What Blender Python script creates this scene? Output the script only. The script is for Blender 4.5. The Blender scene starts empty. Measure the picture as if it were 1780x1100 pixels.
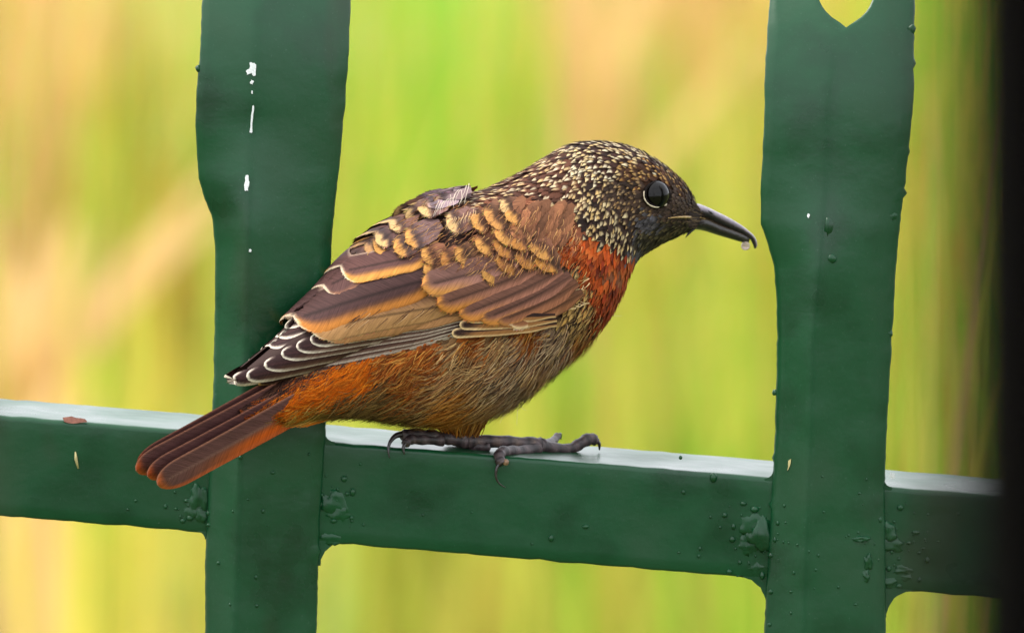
import bpy, bmesh, math, random
import numpy as np
from mathutils import Vector, noise
from mathutils.bvhtree import BVHTree

# ------------------------------------------------------------------ scene, camera, sky, sun
sc = bpy.context.scene
C = sc.collection
P = 0.00017                      # metres per photograph pixel at the fence
PITCH = math.radians(6.2)        # the camera looks slightly down
DIST = 5.0                       # metres from lens to fence
Z0 = 1.30                        # height above ground of the picture centre at the fence
SP, CP = math.sin(PITCH), math.cos(PITCH)

cam_d = bpy.data.cameras.new('camera')
cam = bpy.data.objects.new('camera', cam_d); C.objects.link(cam)
cam.location = (0, -DIST*CP, Z0 + DIST*SP)
cam.rotation_euler = (math.pi/2 - PITCH, 0, 0)
cam_d.sensor_width = 36
cam_d.lens = 36*DIST/(1780*P)
cam_d.clip_start = 0.05; cam_d.clip_end = 2000
cam_d.dof.use_dof = True
cam_d.dof.focus_distance = DIST - 0.008
cam_d.dof.aperture_fstop = 18.5
sc.camera = cam

SUN_EL, SUN_AZ = math.radians(57), math.radians(-98)     # soft high light from the left
world = bpy.data.worlds.new('World'); sc.world = world
world.use_nodes = True
wn = world.node_tree.nodes; wl = world.node_tree.links
sky = wn.new('ShaderNodeTexSky'); sky.sky_type = 'NISHITA'; sky.sun_disc = False
sky.sun_elevation = SUN_EL; sky.sun_rotation = math.pi - SUN_AZ
sky.dust_density = 9.0; sky.air_density = 0.7; sky.ozone_density = 1.0
wn['Background'].inputs[1].default_value = 0.14
# bright broken overcast: white cloud over the blue
wtc = wn.new('ShaderNodeTexCoord'); wno = wn.new('ShaderNodeTexNoise'); wno.inputs['Scale'].default_value = 3.0; wno.inputs['Detail'].default_value = 5.0
wl.new(wtc.outputs['Generated'], wno.inputs['Vector'])
wra = wn.new('ShaderNodeValToRGB'); wra.color_ramp.elements[0].position = .25; wra.color_ramp.elements[0].color = (.55,.55,.55,1); wra.color_ramp.elements[1].position = .6; wra.color_ramp.elements[1].color = (.95,.95,.95,1)
wl.new(wno.outputs['Fac'], wra.inputs[0])
wmx = wn.new('ShaderNodeMix'); wmx.data_type = 'RGBA'; wl.new(wra.outputs[0], wmx.inputs[0]); wl.new(sky.outputs[0], wmx.inputs[6]); wmx.inputs[7].default_value = (7.0, 7.2, 7.5, 1)
wl.new(wmx.outputs[2], wn['Background'].inputs[0])
sun_d = bpy.data.lights.new('sun', 'SUN'); sun_d.energy = 1.5; sun_d.angle = math.radians(24)
sun_d.color = (1.0, 0.95, 0.87)
sun = bpy.data.objects.new('sun', sun_d); C.objects.link(sun)
sd = Vector((math.sin(SUN_AZ)*math.cos(SUN_EL), -math.cos(SUN_AZ)*math.cos(SUN_EL), math.sin(SUN_EL)))
sun.rotation_euler = sd.to_track_quat('Z', 'Y').to_euler()
sun.location = sd*20

sc.view_settings.view_transform = 'Standard'
sc.view_settings.look = 'None'
sc.view_settings.gamma = 1.0
sc.view_settings.exposure = 1.33
sc.render.engine = 'CYCLES'
sc.cycles.use_denoising = True
sc.cycles.max_bounces = 8
sc.cycles.use_adaptive_sampling = True
sc.cycles.adaptive_threshold = 0.01

rng = random.Random(7)
U = rng.uniform

# ------------------------------------------------------------------ helpers
DPX = DIST/P
def pt(px, py, Y):
    """photograph position + depth (pixels behind the fence plane) -> pixel-unit place frame"""
    X, v = px-890.0, 550.0-py
    Z = (v - Y*SP)/CP
    for _ in range(2):
        s = 1 + (Y*CP - Z*SP)/DPX
        Z = (v*s - Y*SP)/CP
    return Vector((X*s, Y, Z))
def proj(p):
    s = 1 + (p[1]*CP - p[2]*SP)/DPX
    return p[0]/s + 890.0, 550.0 - (p[2]*CP + p[1]*SP)/s
def wd(p):
    return (p[0]*P, p[1]*P, Z0 + p[2]*P)
def lin(c, k=1.0):
    o = []
    for x in c[:3]:
        x = max(0.0, min(255.0, x))/255.0
        o.append((x/12.92 if x <= 0.04045 else ((x+0.055)/1.055)**2.4)*k)
    return o
def mix(a, b, t):
    t = 0 if t < 0 else 1 if t > 1 else t
    return tuple(a[i]*(1-t)+b[i]*t for i in range(3))
def sm(e0, e1, x):
    t = (x-e0)/(e1-e0); t = 0 if t < 0 else 1 if t > 1 else t
    return t*t*(3-2*t)
def interp(tab, y):
    if y <= tab[0][0]: return tab[0][1]
    for (a, b), (c, d) in zip(tab, tab[1:]):
        if y <= c: return b + (d-b)*(y-a)/(c-a)
    return tab[-1][1]

class MB:
    def __init__(s): s.v = []; s.f = []; s.c = []; s.uv = []
    def vert(s, p, c=(255,255,255), uv=(0,0)):
        s.v.append(p); s.c.append(c); s.uv.append(uv); return len(s.v)-1
    def grid(s, rows, cols=None, uvs=None, flip=False):
        """rows of points joined into a sheet"""
        n = len(rows[0]); o = len(s.v)
        for i, r in enumerate(rows):
            for j, p in enumerate(r):
                s.vert(p, cols[i][j] if cols else (255,255,255), uvs[i][j] if uvs else (0,0))
        for i in range(len(rows)-1):
            for j in range(n-1):
                a = o+i*n+j
                q = (a, a+1, a+n+1, a+n)
                s.f.append(q[::-1] if flip else q)
        return o
    def tube(s, pts, rad, seg=10, col=None, cap=True):
        pts = [Vector(p) for p in pts]; n = len(pts); o = len(s.v)
        prev = None
        for i, p in enumerate(pts):
            t = (pts[min(i+1, n-1)] - pts[max(i-1, 0)]).normalized()
            a = Vector((0,0,1)) if prev is None else prev
            if abs(a.dot(t)) > 0.95 and prev is None: a = Vector((0,1,0))
            b = t.cross(a).normalized(); a = b.cross(t).normalized(); prev = a
            r = rad[i] if hasattr(rad, '__len__') else rad
            ra, rb = r if hasattr(r, '__len__') else (r, r)
            for k in range(seg):
                h = 2*math.pi*k/seg
                s.vert(p + a*math.cos(h)*ra + b*math.sin(h)*rb, col(i, k) if col else (255,255,255), (k*4.0, i*6.0))
        for i in range(n-1):
            for k in range(seg):
                a = o+i*seg+k; b = o+i*seg+(k+1)%seg
                s.f.append((a, b, b+seg, a+seg))
        if cap:
            s.f.append(tuple(o+k for k in range(seg))[::-1]); s.f.append(tuple(o+(n-1)*seg+k for k in range(seg)))
    def build(s, name, mat, parent=None, smooth=True, k=1.0, raw=False):
        me = bpy.data.meshes.new(name)
        me.from_pydata([tuple(p) if raw else wd(p) for p in s.v], [], s.f)
        ca = me.color_attributes.new('Col', 'FLOAT_COLOR', 'POINT')
        memo = {}
        flat = []
        for c in s.c:
            flat.extend(lin(c, k)); flat.append(1.0)
        ca.data.foreach_set('color', flat)
        uvl = me.uv_layers.new(name='UVMap')
        li = np.empty(len(me.loops), dtype=np.int32); me.loops.foreach_get('vertex_index', li)
        uva = np.array(s.uv, dtype=np.float32)[li] if len(s.uv) else np.zeros((0,2), np.float32)
        uvl.data.foreach_set('uv', uva.ravel())
        if smooth: me.polygons.foreach_set('use_smooth', [True]*len(me.polygons))
        me.materials.append(mat)
        o = bpy.data.objects.new(name, me); C.objects.link(o)
        if parent is not None: o.parent = parent
        return o
def tag(o, label=None, cat=None, group=None, kind=None):
    if label: o['label'] = label
    if cat: o['category'] = cat
    if group: o['group'] = group
    if kind: o['kind'] = kind
    return o
def empty(name, loc=(0,0,0)):
    o = bpy.data.objects.new(name, None); C.objects.link(o); o.empty_display_size = .02
    o['base'] = 0; del o['base']
    return o

# ------------------------------------------------------------------ materials
def newmat(name):
    m = bpy.data.materials.new(name); m.use_nodes = True
    nt = m.node_tree; b = nt.nodes['Principled BSDF']
    return m, nt, b
def N(nt, typ, **kw):
    n = nt.nodes.new(typ)
    for k, v in kw.items():
        if k.startswith('i_'): n.inputs[k[2:].replace('_', ' ')].default_value = v
        else: setattr(n, k, v)
    return n
def math_node(nt, op, a, b=None):
    n = nt.nodes.new('ShaderNodeMath'); n.operation = op
    for i, x in enumerate((a, b)):
        if x is None: continue
        if isinstance(x, (int, float)): n.inputs[i].default_value = x
        else: nt.links.new(x, n.inputs[i])
    return n.outputs[0]
def ramp(nt, fac, stops):
    r = nt.nodes.new('ShaderNodeValToRGB')
    e = r.color_ramp.elements
    while len(e) < len(stops): e.new(0.5)
    for x, (p, c) in zip(e, stops): x.position = p; x.color = (*c, 1)
    nt.links.new(fac, r.inputs[0])
    return r.outputs[0]

def paint_material():
    m, nt, b = newmat('green_paint')
    L = nt.links
    tc = N(nt, 'ShaderNodeTexCoord')
    n1 = N(nt, 'ShaderNodeTexNoise', i_Scale=38.0, i_Detail=4.0)
    L.new(tc.outputs['Object'], n1.inputs['Vector'])
    col = ramp(nt, n1.outputs['Fac'], [(.28, (.0016,.026,.0085)), (.5, (.0026,.048,.016)), (.74, (.0065,.046,.0165))])
    # sparse brownish stains where the primer shows through
    n4 = N(nt, 'ShaderNodeTexNoise', i_Scale=22.0, i_Detail=3.0)
    mp = N(nt, 'ShaderNodeMapping'); mp.inputs['Scale'].default_value = (1.6, 1, .55); mp.inputs['Location'].default_value = (3.1, 0, 1.7)
    L.new(tc.outputs['Object'], mp.inputs[0]); L.new(mp.outputs[0], n4.inputs['Vector'])
    st = ramp(nt, n4.outputs['Fac'], [(.60, (0,0,0)), (.74, (.45,.45,.45))])
    mx = N(nt, 'ShaderNodeMix', data_type='RGBA'); L.new(st, mx.inputs[0]); L.new(col, mx.inputs[6]); mx.inputs[7].default_value = (.022,.021,.011,1)
    n5 = N(nt, 'ShaderNodeTexNoise', i_Scale=1500.0, i_Detail=2.0); L.new(tc.outputs['Object'], n5.inputs['Vector'])
    du = ramp(nt, n5.outputs['Fac'], [(.66, (0,0,0)), (.78, (.35,.35,.35))])
    mx2 = N(nt, 'ShaderNodeMix', data_type='RGBA'); L.new(du, mx2.inputs[0]); L.new(mx.outputs[2], mx2.inputs[6]); mx2.inputs[7].default_value = (.06,.11,.08,1)
    L.new(mx2.outputs[2], b.inputs['Base Color'])
    n2 = N(nt, 'ShaderNodeTexNoise', i_Scale=900.0, i_Detail=3.0)
    n3 = N(nt, 'ShaderNodeTexNoise', i_Scale=150.0, i_Detail=3.0)
    mp3 = N(nt, 'ShaderNodeMapping'); mp3.inputs['Scale'].default_value = (.6, 1, .8)
    L.new(tc.outputs['Object'], n2.inputs['Vector']); L.new(tc.outputs['Object'], mp3.inputs[0]); L.new(mp3.outputs[0], n3.inputs['Vector'])
    b1 = N(nt, 'ShaderNodeBump'); b1.inputs['Strength'].default_value = .07; b1.inputs['Distance'].default_value = .0003
    b2 = N(nt, 'ShaderNodeBump'); b2.inputs['Strength'].default_value = .2; b2.inputs['Distance'].default_value = .0009
    L.new(n3.outputs['Fac'], b2.inputs['Height']); L.new(n2.outputs['Fac'], b1.inputs['Height']); L.new(b2.outputs[0], b1.inputs['Normal'])
    L.new(b1.outputs[0], b.inputs['Normal'])
    rr = ramp(nt, n1.outputs['Fac'], [(.3, (.25,)*3), (.7, (.40,)*3)])
    L.new(rr, b.inputs['Roughness'])
    b.inputs['Specular IOR Level'].default_value = .34
    return m
M = {}
M['paint'] = paint_material()

def attr_material(name, rough=.6, barbs=True, spec=.3, sheen=0.0, barb_amt=.5):
    m, nt, b = newmat(name); L = nt.links
    at = N(nt, 'ShaderNodeAttribute', attribute_name='Col')
    b.inputs['Roughness'].default_value = rough
    b.inputs['Specular IOR Level'].default_value = spec
    if sheen: b.inputs['Sheen Weight'].default_value = sheen
    uv = N(nt, 'ShaderNodeUVMap', uv_map='UVMap')
    sx = N(nt, 'ShaderNodeSeparateXYZ'); L.new(uv.outputs[0], sx.inputs[0])
    au = math_node(nt, 'ABSOLUTE', sx.outputs[0])
    q = math_node(nt, 'SUBTRACT', sx.outputs[1], math_node(nt, 'MULTIPLY', au, 1.15))
    geo = N(nt, 'ShaderNodeTexCoord')
    cx = N(nt, 'ShaderNodeCombineXYZ')
    L.new(math_node(nt, 'MULTIPLY', q, .34), cx.inputs[0]); L.new(math_node(nt, 'MULTIPLY', sx.outputs[0], .035), cx.inputs[1])
    n = N(nt, 'ShaderNodeTexNoise', i_Scale=1.0, i_Detail=2.5, i_Roughness=.65)
    L.new(cx.outputs[0], n.inputs['Vector'])
    f = ramp(nt, n.outputs['Fac'], [(.25, (1-barb_amt,)*3), (.72, (1+barb_amt*.55,)*3)])
    mx = N(nt, 'ShaderNodeMix', data_type='RGBA', blend_type='MULTIPLY'); mx.inputs[0].default_value = 1.0
    L.new(at.outputs['Color'], mx.inputs[6]); L.new(f, mx.inputs[7])
    L.new(mx.outputs[2], b.inputs['Base Color'])
    bp = N(nt, 'ShaderNodeBump'); bp.inputs['Strength'].default_value = .5; bp.inputs['Distance'].default_value = .00035
    L.new(n.outputs['Fac'], bp.inputs['Height']); L.new(bp.outputs[0], b.inputs['Normal'])
    return m
M['feather'] = attr_material('feather', rough=.7, spec=.12, barb_amt=.42)
M['down'] = attr_material('down', rough=.8, spec=.1, barb_amt=.3)
def plain(name, col, rough=.5, spec=.5, coat=0, bump=None, var=.2, scale=400.):
    m, nt, b = newmat(name); L = nt.links
    b.inputs['Roughness'].default_value = rough; b.inputs['Specular IOR Level'].default_value = spec
    b.inputs['Coat Weight'].default_value = coat
    tc = N(nt, 'ShaderNodeTexCoord'); n = N(nt, 'ShaderNodeTexNoise', i_Scale=scale, i_Detail=4.0)
    L.new(tc.outputs['Object'], n.inputs['Vector'])
    c = ramp(nt, n.outputs['Fac'], [(.3, tuple(x*(1-var) for x in col)), (.7, tuple(x*(1+var) for x in col))])
    L.new(c, b.inputs['Base Color'])
    if bump:
        bp = N(nt, 'ShaderNodeBump'); bp.inputs['Strength'].default_value = bump; bp.inputs['Distance'].default_value = .0004
        L.new(n.outputs['Fac'], bp.inputs['Height']); L.new(bp.outputs[0], b.inputs['Normal'])
    return m
def attr_plain(name, rough, spec=.5, coat=0., scale=900., bump=.4, var=.3):
    m, nt, b = newmat(name); L = nt.links
    at = N(nt, 'ShaderNodeAttribute', attribute_name='Col')
    b.inputs['Roughness'].default_value = rough; b.inputs['Specular IOR Level'].default_value = spec; b.inputs['Coat Weight'].default_value = coat
    tc = N(nt, 'ShaderNodeTexCoord'); n = N(nt, 'ShaderNodeTexNoise', i_Scale=scale, i_Detail=4.0)
    L.new(tc.outputs['Object'], n.inputs['Vector'])
    f = ramp(nt, n.outputs['Fac'], [(.3, (1-var,)*3), (.7, (1+var,)*3)])
    mx = N(nt, 'ShaderNodeMix', data_type='RGBA', blend_type='MULTIPLY'); mx.inputs[0].default_value = 1.0
    L.new(at.outputs['Color'], mx.inputs[6]); L.new(f, mx.inputs[7]); L.new(mx.outputs[2], b.inputs['Base Color'])
    bp = N(nt, 'ShaderNodeBump'); bp.inputs['Strength'].default_value = bump; bp.inputs['Distance'].default_value = .0004
    L.new(n.outputs['Fac'], bp.inputs['Height']); L.new(bp.outputs[0], b.inputs['Normal'])
    return m
M['horn'] = attr_plain('horn', .33, .5, .15)
M['leg_skin'] = attr_plain('leg_skin', .5, .45, 0, 700., .7, .35)
M['eye'] = plain('eye_surface', (.003,.0022,.002), .14, .2, 0.0, None, .1)
M['eye_rim'] = plain('eye_rim', (.55,.46,.33), .6, .3)
M['chip'] = plain('bare_chip', (.62,.64,.64), .45, .5, 0, .3, .1, 2000.)
M['rust'] = plain('rust_stain', (.30,.13,.10), .7, .3, 0, .3, .3, 900.)
M['straw'] = plain('dry_straw', (.42,.36,.17), .7, .3)
M['post'] = plain('shaded_dark_timber', (.0014,.0009,.0008), .85, .04, 0, .4, .4, 60.)  # dark timber taken almost to black: the post's shade is in the colour
M['brown'] = plain('brown_timber', (.055,.028,.016), .75, .25, 0, .4, .3, 60.)
def drop_mat():
    m, nt, b = newmat('wet_drop'); b.inputs['Base Color'].default_value = (.62,.5,.44,1)
    b.inputs['Roughness'].default_value = .08; b.inputs['Transmission Weight'].default_value = .55; b.inputs['IOR'].default_value = 1.34
    return m
M['drop'] = drop_mat()
def grass_mat():
    m = bpy.data.materials.new('grass'); m.use_nodes = True; nt = m.node_tree; nt.nodes.clear(); L = nt.links
    at = N(nt, 'ShaderNodeAttribute', attribute_name='Col')
    d = N(nt, 'ShaderNodeBsdfDiffuse'); t = N(nt, 'ShaderNodeBsdfTranslucent'); x = N(nt, 'ShaderNodeMixShader'); x.inputs[0].default_value = .45
    o = N(nt, 'ShaderNodeOutputMaterial')
    L.new(at.outputs['Color'], d.inputs[0]); L.new(at.outputs['Color'], t.inputs[0])
    L.new(d.outputs[0], x.inputs[1]); L.new(t.outputs[0], x.inputs[2]); L.new(x.outputs[0], o.inputs[0])
    return m
M['grass'] = grass_mat()
def ground_mat():
    m, nt, b = newmat('meadow_soil'); L = nt.links
    tc = N(nt, 'ShaderNodeTexCoord'); n = N(nt, 'ShaderNodeTexNoise', i_Scale=1.3, i_Detail=6.0); L.new(tc.outputs['Object'], n.inputs['Vector'])
    c = ramp(nt, n.outputs['Fac'], [(.3, (.045,.075,.012)), (.5, (.08,.10,.02)), (.7, (.11,.10,.03))])
    L.new(c, b.inputs['Base Color']); b.inputs['Roughness'].default_value = .95
    return m
M['ground'] = ground_mat()

# ------------------------------------------------------------------ setting: ground and tall grass
gm = MB()
R = 700.
n = 24
rows = [[(-R+2*R*j/n, -R+2*R*i/n, 0.0) for j in range(n+1)] for i in range(n+1)]
gm.grid(rows)
tag(gm.build('ground', M['ground'], raw=True), 'open meadow soil under the tall grass', 'ground', kind='structure')

def grass():
    r = np.random.default_rng(11)
    V = []; F = []; COL = []
    pal = [((214,204,92), .40), ((182,204,78), .26), ((140,196,60), .12), ((222,202,112), .09), ((200,160,86), .05), ((212,166,124), .02)]
    cols = np.array([lin(c) for c, _ in pal]); pr = np.array([p for _, p in pal])
    state = {'o': 0}
    KG = .88
    def blade(x, y, z0, h, w, lean, ldir, curve, col, face, top=.0):
        # four rows, a bent strip
        ca, sa = math.cos(face), math.sin(face)
        o = state['o']
        for k in range(5):
            t = k/4
            off = h*(lean*t + curve*t*t)
            cx = x + math.cos(ldir)*off; cy = y + math.sin(ldir)*off
            ww = w*(1-.85*t**2)*.5 if top == 0 else w*(.12+.5*math.sin(math.pi*min(1, t*.92+.06)))
            z = z0 + h*t*(1-.12*abs(curve)*t)
            V.append((cx-ca*ww, cy-sa*ww, z)); V.append((cx+ca*ww, cy+sa*ww, z))
            COL.append(col); COL.append(col)
        for k in range(4):
            a = o+2*k; F.append((a, a+1, a+3, a+2))
        state['o'] += 10
    # low-frequency hue patches across the meadow, so neighbouring blades share a colour
    def pick(x, y):
        g = noise.noise(Vector((x*2.3, y*.45, 3.0)))
        g2 = noise.noise(Vector((x*3.1+40, y*.5, 9.0)))
        w = pr.copy()
        w[1] *= max(.05, 1+2.4*g); w[2] *= max(.02, 1+3.5*g); w[0] *= max(.1, 1+.9*g2)
        w[3] *= max(.05, 1-1.2*g); w[4] *= max(.03, 1-1.2*g+1.0*g2); w[5] *= max(.03, 1-1*g+1.2*g2)
        w /= w.sum()
        return cols[r.choice(6, p=w)]
    def field(nb, x0, x1, y0, y1, hmin, hmax):
        for _ in range(nb):
            x = r.uniform(x0, x1); y = r.uniform(y0, y1)
            c = pick(x, y)*r.uniform(.75, 1.15)*KG
            blade(x, y, 0, r.uniform(hmin, hmax), r.uniform(.005, .012), r.normal(0, .10), r.uniform(0, 6.28), r.normal(0, .16), tuple(c), r.normal(0, .7))
    field(15000, -1.35, 1.35, 4.3, 9.5, .55, 1.02)
    field(9000, -2.4, 2.4, 9.5, 17., .5, .95)
    field(15000, -5, 5, 4.5, 17, .5, .95)
    field(2500, -2.5, 2.5, 1.2, 4.3, .15, .42)
    # tufts of one kind: leafy green ones, straw-coloured ones, pinkish seed heads
    G, Y_, PK, OR, DG, PG = (132,204,58), (226,208,92), (216,178,122), (206,162,78), (92,180,50), (196,218,128)
    tufts = [(690,55,G,5.4,1.2),(640,150,G,6.2,.9),(330,350,G,5.6,.8),(620,330,G,6.5,.8),(1210,1060,G,5.2,1.0),(770,1040,G,5.6,.8),(320,1040,G,5.3,.9),(140,960,G,5.6,.6),(870,1040,G,5.8,.6),
             (60,670,DG,5.4,.5),(1010,250,G,7.0,.6),(1640,150,G,5.9,.6),(1200,560,G,5.7,.9),(1120,560,PG,5.5,1.1),(1250,200,Y_,5.6,1.3),(1290,640,Y_,5.4,1.2),(80,560,PG,5.6,.8),
             (1035,110,PK,5.2,.28),(1040,200,PK,5.5,.2),(820,190,PK,5.8,.3),(1270,50,PK,5.4,.3),(1280,180,PK,5.8,.3),(95,180,PK,5.3,.45),(60,40,PK,5.6,.35),(240,130,PK,5.6,.35),(60,440,PK,5.2,.35),
             (240,440,PK,5.5,.35),(150,610,PK,5.8,.35),(1230,340,PK,5.9,.3),(800,290,PK,6.2,.3),(600,1060,PK,5.6,.35),(1160,640,OR,5.5,.4),(1010,700,OR,5.4,.6),(400,600,OR,5.4,.7),(230,620,OR,5.6,.4),
             (20,130,OR,5.8,.3),(10,330,PK,5.8,.4),(10,520,OR,5.8,.4),(60,1010,PK,4.2,.3),(90,1040,Y_,3.8,.4),(240,1000,Y_,4.4,.5),(1060,1060,OR,5.5,.4),(700,1080,OR,5.8,.4),(1570,800,OR,5.4,.6),(1600,600,OR,5.8,.5),
             (200,300,Y_,5.4,1.2),(180,480,Y_,5.6,1.3),(300,240,PG,5.8,1.0),(700,250,PG,5.6,1.2),(640,420,Y_,5.4,1.2),(960,1040,Y_,5.4,1.1),(1130,330,Y_,6.0,1.2),(900,150,PG,5.7,1.2),(1180,120,PG,6.2,1.0),(420,1050,PG,4.5,.6),(1590,250,Y_,5.9,1.),(1590,980,PK,5.6,.5),
             (90,300,Y_,5.3,1.0),(300,80,PG,5.4,1.0),(950,60,PG,5.5,1.2),(1100,430,Y_,5.6,1.),(40,240,PG,5.5,.7),(880,250,Y_,5.6,.9)]
    for px, py, c, Y, s in tufts:
        p = pt(px, py, Y/P); x, y, z = wd(p)
        lc = np.array(lin(c))*KG*1.1
        seed = c in (PK, OR)
        for _ in range(int((34 if seed else 46)*s)):
            bx = x + r.normal(0, .028*s); by = y + r.normal(0, .10)
            hh = max(.35, z + r.normal(.06 if not seed else .02, .055))
            if not seed: hh += .05
            ld = r.uniform(0, 6.28)
            blade(bx, by, 0, hh, r.uniform(.007, .013), r.normal(0, .05), ld, r.normal(0, .06), tuple(lc*r.uniform(.8, 1.2)), r.normal(0, .6))
            if seed:      # a feathery head on the stalk
                for q in range(3):
                    blade(bx + r.normal(0, .008), by + r.normal(0, .008), hh-.07+r.uniform(-.03,.03), r.uniform(.09, .17), r.uniform(.010, .020), r.normal(0, .25), r.uniform(0, 6.28), r.normal(0, .25), tuple(lc*r.uniform(.85, 1.25)), r.uniform(0, 3.1), 1)
    me = bpy.data.meshes.new('tall_grass'); me.from_pydata(V, [], F)
    ca = me.color_attributes.new('Col', 'FLOAT_COLOR', 'POINT')
    a = np.ones((len(V), 4), np.float32); a[:, :3] = np.array(COL); ca.data.foreach_set('color', a.ravel())
    me.materials.append(M['grass'])
    o = bpy.data.objects.new('tall_grass', me); C.objects.link(o)
    tag(o, 'tall yellow and green meadow grass with pinkish seed heads behind the fence', 'grass', kind='stuff')
grass()

# ------------------------------------------------------------------ palisade fence
RAILF = 12.0                       # depth of the rail's front face
def railtop(px): return 722 + .0805*px
def railbot(px): return 896.5 + .0825*px
fence = empty('palisade_fence')
fence.location = wd((0, 0, -Z0/P))
tag(fence, 'dark green painted steel palisade fence with broad pales and a welded rail', 'fence')
def fpart(o, parent):
    o.parent = parent
    o.matrix_parent_inverse = parent.matrix_world.inverted() if parent.parent is None else parent.matrix_world.inverted()
    return o
bpy.context.view_layer.update()
def child(mb, name, mat, parent, **kw):
    o = mb.build(name, mat, None, **kw)
    bpy.context.view_layer.update()
    o.parent = parent; o.matrix_parent_inverse = parent.matrix_world.inverted()
    return o

def nz(x, y=0., z=0.): return noise.noise(Vector((x, y, z)))

def make_rail():
    mb = MB()
    xs = [(-700+i*18) for i in range(int(3300/18))]
    rows = []
    D = 257.; TH = 24.
    for px in xs:
        tl = railtop(px) + 1.6*nz(px*.03, 1) + 1.2*nz(px*.11, 4)
        bl = railbot(px) + 2.2*nz(px*.025, 7) + 1.6*nz(px*.12, 9)
        def q(py, Y): return pt(px, py, Y)
        A = q(tl, RAILF); zt = A.z; B = q(bl, RAILF); zb = B.z; X = A.x
        r = 9.0
        prof = [(RAILF+D, zt), (RAILF+D*.6, zt+.8*nz(px*.02, 20)), (RAILF+D*.25, zt+1.0*nz(px*.03, 23)), (RAILF+r+6, zt+.6*nz(px*.06, 3))]
        for k in range(0, 6):
            h = math.pi/2*k/5
            prof.append((RAILF + r - r*math.sin(h), zt - r + r*math.cos(h)))
        m = 8
        for k in range(1, m):
            z = zt-r + (zb+4-(zt-r))*k/m
            prof.append((RAILF + 1.1*nz(px*.012, z*.02, 5), z))
        prof += [(RAILF, zb+5), (RAILF+1.5, zb+1.5), (RAILF+5, zb), (RAILF+TH, zb), (RAILF+TH, zt-TH), (RAILF+D, zt-TH), (RAILF+D, zt)]
        rows.append([Vector((X, y, z)) for y, z in prof])
    mb.grid(rows, flip=True)
    mb.f.append(tuple(range(len(rows[0])-1)))
    o = len(mb.v)-len(rows[0]); mb.f.append(tuple(range(o, o+len(rows[0])-1))[::-1])
    return child(mb, 'rail', M['paint'], fence)
rail = make_rail()

# pale outlines: (image y, x)
LP = dict(left=[(-140,352),(0,352),(100,347),(160,341),(230,340),(310,345),(345,355),(375,368),(430,374),(560,373),(690,370),(850,362),(960,357),(1100,356),(8000,300)],
          ridge=[(-140,452),(0,450),(120,440),(320,432),(430,430),(560,428),(690,422),(850,415),(1000,410),(1100,405),(8000,360)],
          right=[(-140,612),(0,610),(100,606),(180,600),(290,590),(400,578),(500,573),(640,570),(760,566),(900,556),(1050,552),(1100,550),(8000,500)],
          flat=350., notch=-62., lean=135.)
RP = dict(left=[(-100,1342),(0,1338),(110,1330),(220,1328),(330,1322),(390,1323),(425,1334),(460,1345),(520,1350),(640,1350),(800,1345),(1020,1332),(1100,1328),(8000,1270)],
          ridge=[(-100,1472),(0,1470),(45,1472),(100,1450),(180,1441),(300,1438),(400,1430),(600,1412),(760,1409),(900,1402),(1100,1395),(8000,1330)],
          right=[(-100,1590),(0,1590),(180,1588),(260,1580),(370,1567),(460,1558),(600,1550),(760,1541),(840,1538),(1000,1540),(1100,1540),(8000,1480)],
          flat=415., notch=45., lean=215.)
def shifted(p, dx, dy):
    q = {k: [(a+dy, b+dx) for a, b in p[k]] for k in ('left', 'ridge', 'right')}
    q.update(flat=p['flat']+dy, notch=p['notch']+dy, lean=p['lean']+dy); return q
def pale_Y(p, py, s):
    """front surface depth; s in -1..1 across, 0 at the ridge"""
    f = sm(p['flat']+70, p['flat']-150, py)             # 1 in the flattened head
    edge = 7; rid = -38*(1-f) - 15*f
    e = .07 + .05*f
    tri = (math.sqrt(s*s+e*e)-e)/(math.sqrt(1+e*e)-e)
    Y = rid + (edge-rid)*tri
    if py < p['lean']+110:
        Y += 56*((p['lean']+110-py)/310.)**3
    Y += 1.0*nz(py*.016, s*1.5, 3.0)
    return Y
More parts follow.
